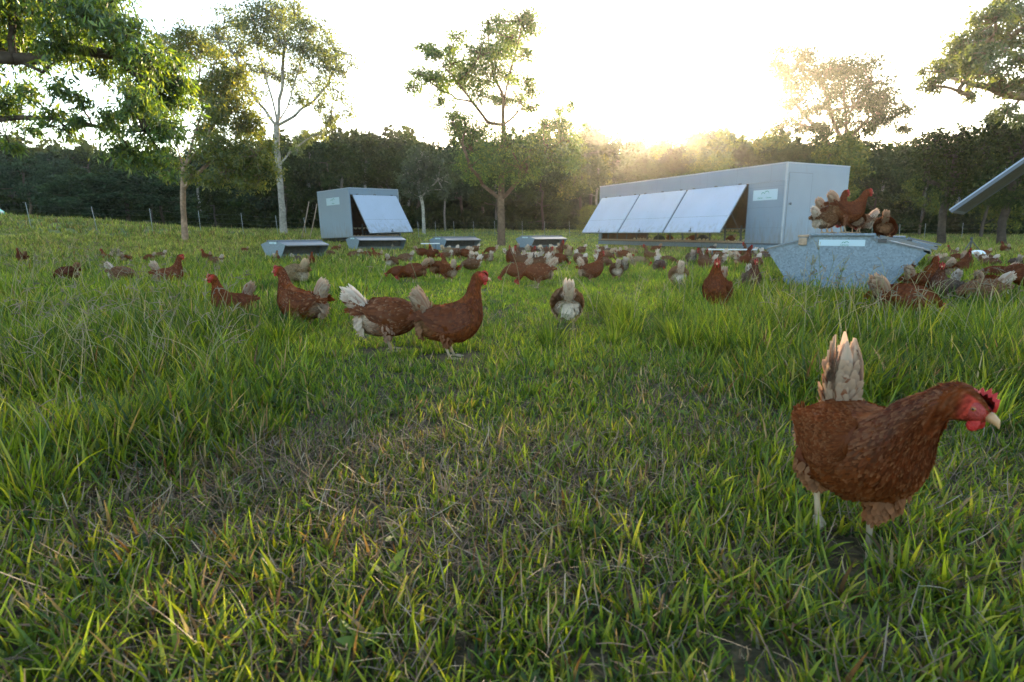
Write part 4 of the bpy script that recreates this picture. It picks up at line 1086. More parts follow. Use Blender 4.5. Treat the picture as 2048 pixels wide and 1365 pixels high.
# ------------------------------------------------------------------ trees
def skeleton(trunk, clusters, r0, limbs=()):
    """trunk: points base->top; clusters: (pos, R). returns branch polylines with radii and twig anchors"""
    nodes = [np.array(p, float) for p in trunk]; par = [-1] + list(range(len(trunk) - 1)); T0 = len(nodes)
    for lb in limbs:
        a = min(range(1, len(nodes)), key=lambda k: np.linalg.norm(nodes[k] - lb[0]))
        for p in lb[1:]: nodes.append(np.array(p, float)); par.append(a); a = len(nodes) - 1
    TL = len(nodes)
    order = sorted(range(len(clusters)), key=lambda i: min(np.linalg.norm(clusters[i][0] - n) for n in nodes))
    ends = {}
    for i in order:
        c = clusters[i][0]
        best, bd = None, 1e9
        for k, n in enumerate(nodes):
            if k < 1: continue
            d = c - n; L = np.linalg.norm(d)
            pen = L * (1 + .9 * max(0, -d[2] / (L + 1e-6)) + (0.3 if k < T0 and limbs else (.45 if k >= TL and limbs else .1)))
            if k < 2 and T0 > 3: pen *= 1.3
            if pen < bd: bd, best = pen, k
        n0 = nodes[best]; d = c - n0; L = np.linalg.norm(d)
        m = n0 + d * .5 + np.array([rng.normal(0, .06), rng.normal(0, .06), rng.normal(.03, .05)]) * L + np.array([0, 0, -.03 * L])
        nodes.append(n0 * .25 + m * .75 - d * .02); par.append(best); a = len(nodes) - 1
        nodes.append(c.copy()); par.append(a); ends[i] = len(nodes) - 1
    n = len(nodes); load = np.zeros(n)
    for i, e in ends.items(): load[e] += clusters[i][1] ** 2
    order2 = list(range(n))[::-1]
    for k in order2:
        if par[k] >= 0 and par[k] < k: load[par[k]] += load[k]
    tot = load[0] if load[0] > 0 else 1
    rad = r0 * np.power(np.maximum(load, 1e-6) / tot, .5); rad = np.maximum(rad, r0 * .03)
    return nodes, par, rad, ends, T0
def leaf_cloud(g, P, size, aspect, droop, cols, rr=rng):
    n = len(P)
    d = rr.normal(0, 1, (n, 3)); d[:, 2] -= droop * 1.6; d /= np.linalg.norm(d, axis=1)[:, None]
    q = rr.normal(0, 1, (n, 3)); s = np.cross(d, q); s /= np.linalg.norm(s, axis=1)[:, None] + 1e-9
    L = size * rr.uniform(.6, 1.3, n)[:, None]; W = L * aspect * rr.uniform(.8, 1.2, n)[:, None]
    V = np.stack([P, P + d * L * .45 + s * W / 2, P + d * L, P + d * L * .45 - s * W / 2], 1).reshape(-1, 3)
    f = np.arange(n * 4).reshape(-1, 4)
    g.add(V, f, np.repeat(cols, 4, 0))
LEAFPAL = {
    'gum': np.array([[.105, .135, .065], [.080, .11, .055], [.13, .15, .07], [.06, .085, .045]]),
    'bright': np.array([[.085, .15, .028], [.06, .115, .025], [.14, .19, .03], [.04, .08, .022]]),
    'olive': np.array([[.125, .145, .032], [.09, .12, .028], [.17, .17, .035], [.065, .09, .024]]),
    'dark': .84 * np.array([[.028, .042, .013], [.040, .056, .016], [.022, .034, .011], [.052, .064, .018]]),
    'forest': .86 * np.array([[.034, .058, .018], [.048, .072, .02], [.026, .045, .017], [.066, .082, .024]]),
    'grey': .84 * np.array([[.048, .078, .042], [.038, .062, .034], [.06, .09, .05], [.03, .05, .028]]),
}
def leaf_cols(n, pal, rr=rng):
    return LEAFPAL[pal][rr.integers(0, 4, n)] * rr.uniform(.7, 1.25, (n, 1))
SPREAD = .33
def grow(trunk, clusters, r0, bark, pal, leaf, aspect, droop, per, fill=1.0, twigs=7, seg=8, flat=.8, odd=.0, sub=True, rr=rng, limbs=()):
    """returns trunk Geo and crown Geo"""
    nodes, par, rad, ends, T0 = skeleton(trunk, clusters, r0, limbs)
    gt, gc = Geo(), Geo(); bark = np.array(bark)
    # trunk as one tube, smoothed
    P = np.array(nodes[:T0]); R = rad[:T0].copy(); R[0] = r0 * 1.35
    R[1:] = np.maximum(R[1:], r0 * np.linspace(.97, .62 if limbs else .35, T0 - 1))
    tt = np.arange(T0); ts = np.linspace(0, T0 - 1, (T0 - 1) * 4 + 1)
    PP = catmull(P, 4); RR = np.interp(ts, tt, R)
    PP = PP + rr.normal(0, .02, PP.shape) * RR[:, None] * 3
    def bcol(z, n_):
        return bark * rr.uniform(.75, 1.2, (n_, 1)) 
    def tube(P_, R_, sg):
        n0 = gt.n; gt.tube(P_, R_, sg, bark); c = gt.c[-1]; c *= np.repeat(rr.uniform(.72, 1.18, (len(P_), 1)), sg, 0).astype(np.float32)
    tube(PP, RR, seg)
    for k in range(T0, len(nodes)):
        pk = par[k]; a = nodes[pk]; b = nodes[k]
        ra = min(rad[k] * 1.15, rad[pk]); L = np.linalg.norm(b - a)
        m = (a + b) / 2 + rr.normal(0, .035, 3) * L
        tube(np.array([a, a * .7 + b * .3 + (m - (a + b) / 2), m, b]), np.array([ra, ra * .95, (ra + rad[k]) / 2, rad[k]]), max(4, seg - 3))
    Rm = np.mean([R for _, R in clusters])
    for i, (c, R0) in enumerate(clusters):
        k = twigs + int(rr.integers(0, 3)); tw = rr.normal(0, 1, (k, 3)); tw /= np.linalg.norm(tw, axis=1)[:, None]
        tw *= (R0 * rr.uniform(.3, 1.15, (k, 1))); tw[:, 2] *= flat; tw[:, 2] += R0 * .08
        E_ = c + tw
        if sub:
            for e in E_:
                tube(np.array([c, (c + e) / 2 + rr.normal(0, .06, 3) * R0, e]), np.array([1, .7, .35]) * rad[ends[i]] * .8, 3)
        n = int(per * fill * rr.uniform(.7, 1.25) * (R0 / Rm) ** 1.8); idx = rr.integers(0, k, n)
        w = rr.uniform(.55, 1.1, k)[idx]
        Pq = E_[idx] + rr.normal(0, SPREAD, (n, 3)) * R0 * w[:, None] * np.array([1, 1, .7])
        tone = rr.uniform(.8, 1.2, k)[idx][:, None]
        leaf_cloud(gc, Pq, leaf, aspect, droop, leaf_cols(n, pal, rr) * tone, rr)
    return gt, gc
def hero_tree(name, label, D, trunk_px, clusters_px, r0, bark, pal, leaf, aspect, droop, per, ydepth=.75, group=None, seg=10, fill=1.0, flat=.8, twigs=12, limbs=(), rmul=1.42):
    s = D / FPX
    tr = [at(px, py, D) for px, py in trunk_px]
    tr[0][2] = float(terrain(tr[0][0], D)) - .1
    base = tr[0].copy(); base[2] += .1
    cl = []
    ctr = np.mean([c[0] for c in clusters_px]); spread = (max(c[0] for c in clusters_px) - min(c[0] for c in clusters_px)) / 2 * s
    for c in clusters_px:
        px, py, rp = c[:3]
        u = (px - ctr) * s; room = math.sqrt(max(.05, 1 - (u / (spread * 1.05)) ** 2)) * spread * ydepth
        y = rng.uniform(-room, room) if len(c) < 4 else c[3]
        p = at(px, py, D + y); cl.append((p, rmul * rp * (D + y) / FPX))
    lm = []
    for lb in limbs:
        yo = np.cumsum(np.r_[0, rng.normal(0, .35, len(lb) - 1)]) * s * 38
        lm.append([at(px, py, D + y) - base for (px, py), y in zip(lb, yo)])
    tr = [p - base for p in tr]; cl = [(p - base, R) for p, R in cl]
    gt, gc = grow(tr, cl, r0, bark, pal, leaf, aspect, droop, per, fill, twigs, seg, flat, limbs=lm)
    r = empty(name, tuple(base)); tag(r, label, 'tree', group)
    gt.build('trunk', M_BARK, r); gc.build('crown', M_WOODLEAF if pal == 'forest' else M_LEAF, r, False)
    return r
PALE = (.29, .265, .23); BROWN = (.16, .105, .07); DARK = (.07, .055, .045); PINK = (.30, .20, .14)

hero_tree('gum_tree', 'tall pale trunked gum with a wide airy crown, left of the small coop', 31,
    [(568, 462), (563, 400), (558, 340), (554, 300), (553, 252)],
    [(440, 80, 26), (424, 104, 16), (470, 52, 26), (508, 38, 28), (545, 26, 26), (590, 38, 28), (622, 62, 26), (640, 98, 26), (672, 112, 24), (690, 148, 20), (652, 138, 22), (602, 100, 26), (560, 84, 26), (520, 88, 26), (482, 100, 22), (468, 138, 22), (500, 140, 20), (540, 146, 18), (584, 150, 20), (622, 168, 18), (672, 180, 18), (690, 222, 15), (642, 216, 18), (602, 196, 14), (452, 158, 16), (512, 188, 14), (560, 50, 24), (430, 60, 14), (610, 280, 14), (640, 268, 12), (660, 240, 14), (595, 300, 10)],
    .15, PALE, 'gum', .18, .34, .55, 640, limbs=[[(553, 255), (530, 220), (505, 190), (485, 150), (470, 110), (455, 85)], [(553, 255), (545, 200), (530, 150), (515, 100), (510, 60)], [(553, 255), (558, 200), (565, 140), (570, 90), (560, 45)], [(553, 255), (575, 215), (590, 160), (605, 110), (600, 60)], [(553, 255), (590, 232), (625, 205), (655, 170), (675, 130)], [(558, 335), (575, 312), (600, 290), (625, 272)], [(505, 190), (480, 178), (455, 155)]])
hero_tree('acacia_tree', 'slender brown trunked tree with olive and yellow foliage, second from the left', 21.5,
    [(371, 482), (367, 430), (366, 380), (368, 335)],
    [(345, 95, 24), (375, 84, 22), (402, 105, 22), (424, 150, 28), (452, 182, 30), (404, 182, 24), (470, 222, 30), (438, 232, 26), (500, 262, 28), (512, 312, 30), (482, 300, 26), (520, 352, 22), (440, 300, 22), (402, 305, 16), (452, 342, 22), (338, 312, 14), (346, 342, 16), (492, 362, 22), (425, 365, 14), (384, 350, 12), (412, 262, 18), (470, 150, 14)],
    .095, PINK, 'olive', .13, .36, .45, 1500, limbs=[[(368, 335), (352, 280), (348, 200), (360, 110)], [(368, 335), (386, 280), (405, 220), (400, 130)], [(368, 335), (412, 282), (450, 225), (450, 170)], [(366, 380), (420, 325), (480, 295), (510, 310)], [(352, 280), (340, 310)]])
hero_tree('spreading_tree', 'dark trunked paddock tree with loose bright green clumps, behind the middle feeders', 24,
    [(1003, 492), (1003, 440), (1002, 400), (1004, 340), (1007, 285), (1007, 250)],
    [(850, 100, 13), (872, 108, 12), (916, 75, 14), (904, 96, 11), (838, 150, 15), (826, 176, 12), (866, 160, 16), (884, 200, 15), (902, 128, 22), (932, 148, 26), (902, 165, 17), (960, 108, 22), (990, 108, 24), (1015, 98, 22), (976, 48, 13), (1010, 44, 15), (1042, 42, 17), (1064, 42, 15), (1068, 68, 13), (1025, 75, 17), (1046, 112, 15), (980, 160, 22), (1010, 150, 18), (1050, 166, 18), (1068, 184, 12), (960, 192, 16), (1000, 200, 15), (1040, 202, 14), (1062, 216, 9),
     (905, 245, 20), (930, 256, 26), (960, 270, 24), (940, 302, 28), (976, 312, 26), (1012, 290, 24), (930, 332, 18), (1000, 340, 22), (1040, 332, 26), (1060, 302, 18), (1090, 290, 24), (1120, 262, 22), (1136, 284, 20), (1110, 250, 12), (1090, 252, 11), (1140, 214, 9), (1115, 221, 8), (1100, 322, 20), (1132, 312, 20), (1060, 345, 16), (960, 350, 14)],
    .145, BROWN, 'bright', .125, .36, .4, 1000, rmul=1.55, limbs=[[(1007, 250), (1008, 200), (1020, 150), (1030, 110), (1042, 60)], [(1007, 262), (975, 245), (945, 205), (915, 165), (885, 130)], [(1007, 250), (1035, 225), (1055, 195)], [(1002, 405), (965, 370), (940, 335), (925, 290)], [(1002, 415), (1030, 370), (1060, 325), (1095, 300), (1125, 280)], [(945, 205), (915, 200), (880, 180), (845, 150)], [(1008, 200), (990, 160), (980, 110), (975, 60)]])
# the big overhanging tree, trunk outside the left edge
cl0 = [(-120, 40, 80), (-60, -60, 80), (50, -90, 80), (150, -80, 70), (20, 20, 62), (90, 10, 62), (160, 20, 58), (215, 30, 50), (258, 62, 38), (240, 95, 34), (-40, 110, 60), (40, 95, 46), (110, 85, 48), (175, 95, 46), (210, 130, 30), (60, 185, 24), (120, 172, 22), (165, 205, 22), (10, 205, 26), (110, 236, 22), (60, 258, 16), (-60, 200, 50), (150, 240, 16),
       (300, 118, 34), (338, 148, 40), (300, 178, 50), (345, 200, 38), (256, 205, 34), (292, 262, 46), (330, 130, 26), (370, 170, 24), (222, 245, 30), (262, 300, 34), (312, 318, 24), (285, 225, 30), (272, 130, 26), (350, 350, 12), (336, 240, 26), (140, 262, 16), (20, 290, 16)]
cl0 = [c + (float(rng.uniform(-1.0, 1.6)),) for c in cl0]
hero_tree('overhanging_tree', 'big leafy tree reaching in from the left edge with a yellow lit hanging bough', 12,
    [(-640, 540), (-620, 420), (-560, 260), (-430, 160), (-260, 110)],
    cl0, .17, DARK, 'bright', .15, .24, .75, 950, seg=12, twigs=11, rmul=1.1, limbs=[[(-260, 110), (-80, 110), (30, 118), (85, 145), (135, 112)], [(-430, 160), (-200, 215), (0, 240), (100, 236), (185, 252)], [(30, 118), (140, 95), (230, 110), (290, 160), (300, 230)], [(-260, 110), (-60, 0), (80, -20), (180, 10)]])
hero_tree('boundary_gum', 'gum whose boughs reach in from the top right corner', 23,
    [(2330, 520), (2320, 420), (2290, 330), (2230, 250), (2160, 208)],
    [(1866, 172, 15), (1880, 142, 19), (1900, 112, 22), (1930, 92, 24), (1922, 150, 20), (1962, 72, 24), (1990, 42, 24), (1976, 112, 24), (2012, 82, 24), (2042, 32, 28), (2000, 16, 20), (2030, 122, 22), (1962, 150, 20), (1992, 166, 16), (2030, 180, 18), (2012, 222, 14), (2040, 240, 14), (2070, 60, 34), (2090, 150, 34), (1942, 190, 11), (1986, 232, 8), (2130, 100, 40), (2160, 190, 40), (1950, 130, 20)],
    .24, PINK, 'gum', .17, .34, .35, 900, limbs=[[(2160, 208), (2090, 200), (2045, 195), (1990, 180), (1940, 168), (1890, 150)], [(2160, 208), (2090, 150), (2030, 110), (1980, 80)], [(2160, 208), (2110, 110), (2060, 50), (2020, 20)], [(2045, 195), (2020, 225)]])
hero_tree('tall_gum', 'tall round headed gum standing above the forest behind the long coop', 62,
    [(1700, 430), (1700, 380), (1695, 330), (1690, 285)],
    [(1565, 130, 20), (1595, 128, 24), (1620, 148, 24), (1660, 138, 30), (1700, 150, 32), (1740, 170, 30), (1770, 200, 30), (1790, 236, 22), (1750, 230, 24), (1710, 212, 26), (1670, 190, 24), (1640, 220, 20), (1600, 200, 20), (1580, 170, 22), (1570, 218, 16), (1600, 250, 20), (1680, 250, 20), (1730, 264, 20), (1804, 262, 12), (1560, 256, 14), (1640, 262, 18)],
    .36, BROWN, 'forest', .30, .42, .5, 1300, limbs=[[(1690, 285), (1660, 225), (1640, 160)], [(1690, 285), (1690, 215), (1690, 155)], [(1690, 285), (1730, 245), (1765, 205)], [(1695, 310), (1630, 255), (1585, 200), (1575, 145)]])
# mid distance trees in front of the forest
hero_tree('pale_sapling', 'small muted green gum with a thin white trunk, right of the small coop', 38,
    [(848, 462), (847, 440), (846, 415), (842, 395), (836, 372)],
    [(815, 345, 18), (835, 328, 20), (858, 322, 18), (880, 335, 18), (826, 365, 18), (850, 352, 20), (876, 360, 18), (820, 385, 12), (888, 380, 12), (858, 380, 14)],
    .10, (.36, .34, .30), 'grey', .24, .42, .5, 420)
hero_tree('leaning_tree', 'dark leaning tree with two trunks at the right, near the white dome', 29,
    [(1885, 478), (1884, 452), (1886, 425), (1895, 395), (1905, 360), (1910, 320)],
    [(1850, 330, 24), (1880, 310, 26), (1915, 300, 26), (1860, 365, 22), (1895, 350, 26), (1930, 340, 26), (1945, 305, 22), (1905, 385, 18), (1950, 370, 18), (1845, 300, 20), (1880, 280, 20), (1920, 270, 20)],
    .17, DARK, 'forest', .2, .4, .4, 520)
hero_tree('shady_tree', 'dark green tree under the raised flap at the right edge', 27,
    [(2003, 492), (2003, 465), (2006, 440), (2015, 410), (2024, 370), (2020, 320)],
    [(1965, 300, 26), (1990, 275, 28), (2025, 262, 28), (1980, 335, 26), (2015, 320, 28), (2050, 300, 30), (1965, 365, 22), (2000, 368, 26), (2040, 360, 28), (2070, 340, 28), (1975, 395, 16), (2030, 400, 18), (2085, 290, 30), (2060, 395, 18), (2000, 250, 20)],
    .17, DARK, 'forest', .19, .4, .4, 620)

# ---- forest edge: a handful of kinds, copied
def forest_kind(seed, kind):
    rr = np.random.default_rng(seed)
    h = 1.0
    if kind == 'round':
        tr = [(0, 0, -.1), (.02, 0, .18), (-.01, .01, .36), (.03, 0, .55), (.02, 0, .75)]
        cl = []
        for _ in range(17):
            a = rr.uniform(0, 6.283); v = rr.uniform(0, 1); z = .36 + .56 * v; rad = .26 * math.sin(min(1, (1.12 - v) * 1.3) * 1.5) + .02
            cl.append((np.array([rad * math.cos(a), rad * math.sin(a), z]), rr.uniform(.075, .125)))
    elif kind == 'tall':
        tr = [(0, 0, -.1), (.01, 0, .25), (.0, .01, .5), (.03, 0, .7), (.02, 0, .85)]
        cl = []
        for _ in range(14):
            a = rr.uniform(0, 6.283); v = rr.uniform(0, 1); z = .52 + .42 * v; rad = rr.uniform(.05, .2) * (1.15 - .6 * v)
            cl.append((np.array([rad * math.cos(a), rad * math.sin(a), z]), rr.uniform(.06, .10)))
    else:  # low, foliage nearly to the ground
        tr = [(0, 0, -.1), (.0, 0, .15), (.02, .01, .35), (.01, 0, .55)]
        cl = []
        for _ in range(22):
            a = rr.uniform(0, 6.283); v = rr.uniform(0, 1) ** .8; z = .10 + .78 * v; rad = .34 * math.sqrt(max(.03, 1 - v ** 1.7)) * rr.uniform(.5, 1)
            cl.append((np.array([rad * math.cos(a), rad * math.sin(a), z]), rr.uniform(.09, .14)))
    S_ = 10.0
    return [np.array(t, float) * S_ for t in tr], [(c * S_, R * S_) for c, R in cl], rr
FK = {}
def fkind(key):
    if key in FK: return FK[key]
    kind, pal, seed = key
    tr, cl, rr = forest_kind(seed, kind)
    bark = {'round': (.10, .075, .055), 'tall': (.22, .20, .17), 'low': DARK}[kind]
    gt, gc = grow(tr, cl, {'round': .17, 'tall': .14, 'low': .14}[kind], bark, pal, .34, .5, .3, {'round': 430, 'tall': 380, 'low': 420}[kind], 1, 6, 7, .8, sub=False, rr=rr)
    FK[key] = (gt.mesh('forest_trunk', M_BARK), gc.mesh('forest_crown', M_WOODLEAF, False)); return FK[key]
TREE_N = {}
def forest_tree(px, ytop, D, key, name, label, group, wide=1.0):
    p = at(px, 466, D); z = float(terrain(p[0], D)); zt = at(px, ytop, D)[2]
    s = max(.2, (zt - z) / 9.9)
    mt, mc = fkind(key)
    r = empty(name, (p[0], D, z)); r.scale = (s * wide, s * wide, s); r.rotation_euler = (0, 0, (px * 1.7 + D) % 6.28)
    tag(r, label, 'tree', group)
    for nm, me in (('trunk', mt), ('crown', mc)):
        c = bpy.data.objects.new(nm, me); COL.objects.link(c); c.parent = r
    return r
TOPL = [(-700, 230), (-300, 240), (0, 262), (60, 280), (110, 300), (200, 290), (260, 300), (330, 300), (420, 300), (560, 275), (640, 268), (700, 262), (742, 256), (790, 270), (830, 268), (880, 278), (960, 280), (1060, 270), (1130, 266), (1180, 262), (1240, 260), (1285, 283), (1335, 287), (1370, 257), (1420, 255), (1480, 268), (1560, 262), (1640, 270), (1720, 272), (1800, 286), (1860, 276), (1930, 268), (1990, 250), (2060, 240), (2400, 230), (2900, 220)]
tx = np.array([a for a, b in TOPL]); ty = np.array([b for a, b in TOPL])
zones = [(-900, 130, 'left', 'the green vehicle'), (130, 520, 'x', 'the slender brown tree'), (520, 700, 'x', 'the tall pale gum'), (700, 900, 'x', 'the white trunked sapling'),
         (900, 1180, 'x', 'the spreading paddock tree'), (1180, 1420, 'x', 'the far coop end'), (1420, 1700, 'x', 'the long coop'), (1700, 1860, 'x', 'the hens on the feeder'), (1860, 3000, 'x', 'the leaning dark tree')]
def zone(px):
    for a, b, _, w in zones:
        if a <= px < b: return w
    return zones[-1][3]
ADJ = {'round': 'round crowned', 'tall': 'slim pale stemmed', 'low': 'low spreading dark'}
fr = random.Random(11)
rows = [(44, 62, 108, 'front', 40, .0), (52, 0, 84, 'second', 14, .0), (60, 0, 70, 'back', 0, .0)]
for ri, (D0, _, step, rn, drop, _) in enumerate(rows):
    px = -560 + ri * 30
    while px < 2650:
        D = D0 + fr.uniform(-2.5, 2.5); yt = float(np.interp(px, tx, ty)) + drop * fr.uniform(.5, 1.6) + fr.uniform(-8, 12)
        kind = fr.choice(['round', 'round', 'low', 'tall']) if ri else fr.choice(['low', 'low', 'round', 'tall'])
        pal = fr.choice(['forest', 'forest', 'dark', 'grey']) if px < 1100 else fr.choice(['forest', 'olive', 'forest', 'dark'])
        if -100 < px < 1000 and ri == 0 and kind == 'low': pal = 'dark'
        sd = fr.randint(1, 2)
        nm = {'round': 'forest_tree', 'tall': 'forest_gum', 'low': 'forest_shrub_tree'}[kind]
        lab = f"{ADJ[kind]} tree, {rn} forest row, behind {zone(px)}"
        forest_tree(px, yt, D, (kind, pal, sd), nm, lab, f"{ADJ[kind]} trees, {rn} row, behind {zone(px)}", 1.15 if kind == 'low' else 1.0)
        px += step * fr.uniform(.75, 1.25) * (1 if -50 < px < 2100 else 1.6)
# bushes at the foot of the forest on the left
for i, (px, yt, D, sc, lb) in enumerate([(175, 345, 36, 2.1, 'wide rounded grey green bush, leftmost of the row behind the net fence'), (260, 335, 37, 2.2, 'tall rounded grey green bush, middle of the row behind the net fence'), (330, 352, 38, 1.9, 'rounded bush right behind the slender brown trunk'), (1180, 432, 40, 1.6, 'small dark brown bush just left of the long coop')]):
    b = forest_tree(px, yt, D, ('low', 'grey' if i < 3 else 'olive', 3 + i), 'bush', lb, None, sc); b['category'] = 'bush'
    if 'group' in b: del b['group']
# far wood as one mass, behind the rows
g = Geo(); rr = np.random.default_rng(9)
n = 240000
X = rr.uniform(-105, 130, n); Y = rr.uniform(63, 84, n)
hcap = np.interp(X / 66 * FPX + 1024, tx, ty); H = (466 - hcap) / FPX * 66 + .62 - 2.5
top = H * (1 + .10 * np.sin(X * .9) + .08 * np.sin(X * 2.3 + Y)) 
Z = top * rr.uniform(0, 1, n) ** .7
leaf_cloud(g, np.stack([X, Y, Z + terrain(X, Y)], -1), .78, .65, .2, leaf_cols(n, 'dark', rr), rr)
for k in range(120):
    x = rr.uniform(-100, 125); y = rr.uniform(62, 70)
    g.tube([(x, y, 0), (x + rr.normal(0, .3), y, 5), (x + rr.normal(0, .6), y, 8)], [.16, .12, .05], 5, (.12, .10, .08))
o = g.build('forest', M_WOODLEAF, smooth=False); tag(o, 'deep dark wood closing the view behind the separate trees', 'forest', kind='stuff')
# undergrowth along the foot of the wood
g = Geo(); n = 110000; X = rr.uniform(-70, 80, n); Y = 47 + rr.gamma(2, 3.5, n); Z = rr.uniform(0, 1, n) ** 1.2 * (1.7 + .8 * np.sin(X * .7) + .5 * np.sin(X * 1.9 + 1))
leaf_cloud(g, np.stack([X, Y, Z + terrain(X, Y)], -1), .45, .5, .1, leaf_cols(n, 'dark', rr), rr)
tag(g.build('undergrowth', M_WOODLEAF, smooth=False), 'dark undergrowth along the foot of the wood', 'undergrowth', kind='stuff')

# weeds in front of the big feeder
def weed(px, py, H, n, label, seed):
    rr = np.random.default_rng(seed); p = ground(px, py); gs = Geo(); gl = Geo()
    for k in range(n):
        az = rr.uniform(0, 6.28); ln = rr.uniform(.04, .25); h = H * rr.uniform(.65, 1.0)
        P = np.array([(math.cos(az) * ln * (t ** 1.4) * h, math.sin(az) * ln * (t ** 1.4) * h * .6, h * t) for t in np.linspace(0, 1, 6)])
        gs.tube(P, np.linspace(.0032, .0011, 6), 5, (.11, .14, .05))
        m = 9; u = rr.uniform(.15, .9, m)
        for uu in u:
            b = np.array([np.interp(uu, np.linspace(0, 1, 6), P[:, q]) for q in range(3)]); a = rr.uniform(0, 6.28); L = .075 * (1.15 - uu) * rr.uniform(.7, 1.3)
            blades(gl, np.array([b[0]]), np.array([b[1]]), np.array([b[2]]), np.array([L]), np.array([L * .27]), np.array([rr.uniform(.3, 1.0)]), np.array([.7]), np.array([a]), np.array([[.12, .19, .04]]) * rr.uniform(.8, 1.2), 4, prof=np.array([.3, .9, 1, .7, .05]))
        for _ in range(5):
            a = rr.uniform(0, 6.28); e = P[-1] + np.array([math.cos(a), math.sin(a), 1.2]) * rr.uniform(.012, .04); gs.tube([P[-2] * .3 + P[-1] * .7, e], .0012, 4, (.26, .23, .12))
    r = empty('weed', tuple(p)); tag(r, label, 'plant')
    gs.build('stem', M_DRY, r); gl.build('leaves', M_GRASS, r, False)
weed(1640, 640, .60, 3, 'tall leafy weed standing in front of the speckled feeder sign', 1)
weed(1617, 628, .42, 3, 'shorter weed in front of the lower left of the speckled feeder', 2)
weed(1590, 640, .36, 3, 'thin weed at the left foot of the speckled feeder', 3)
weed(1665, 622, .40, 3, 'bushy weed below the middle of the speckled feeder', 4)
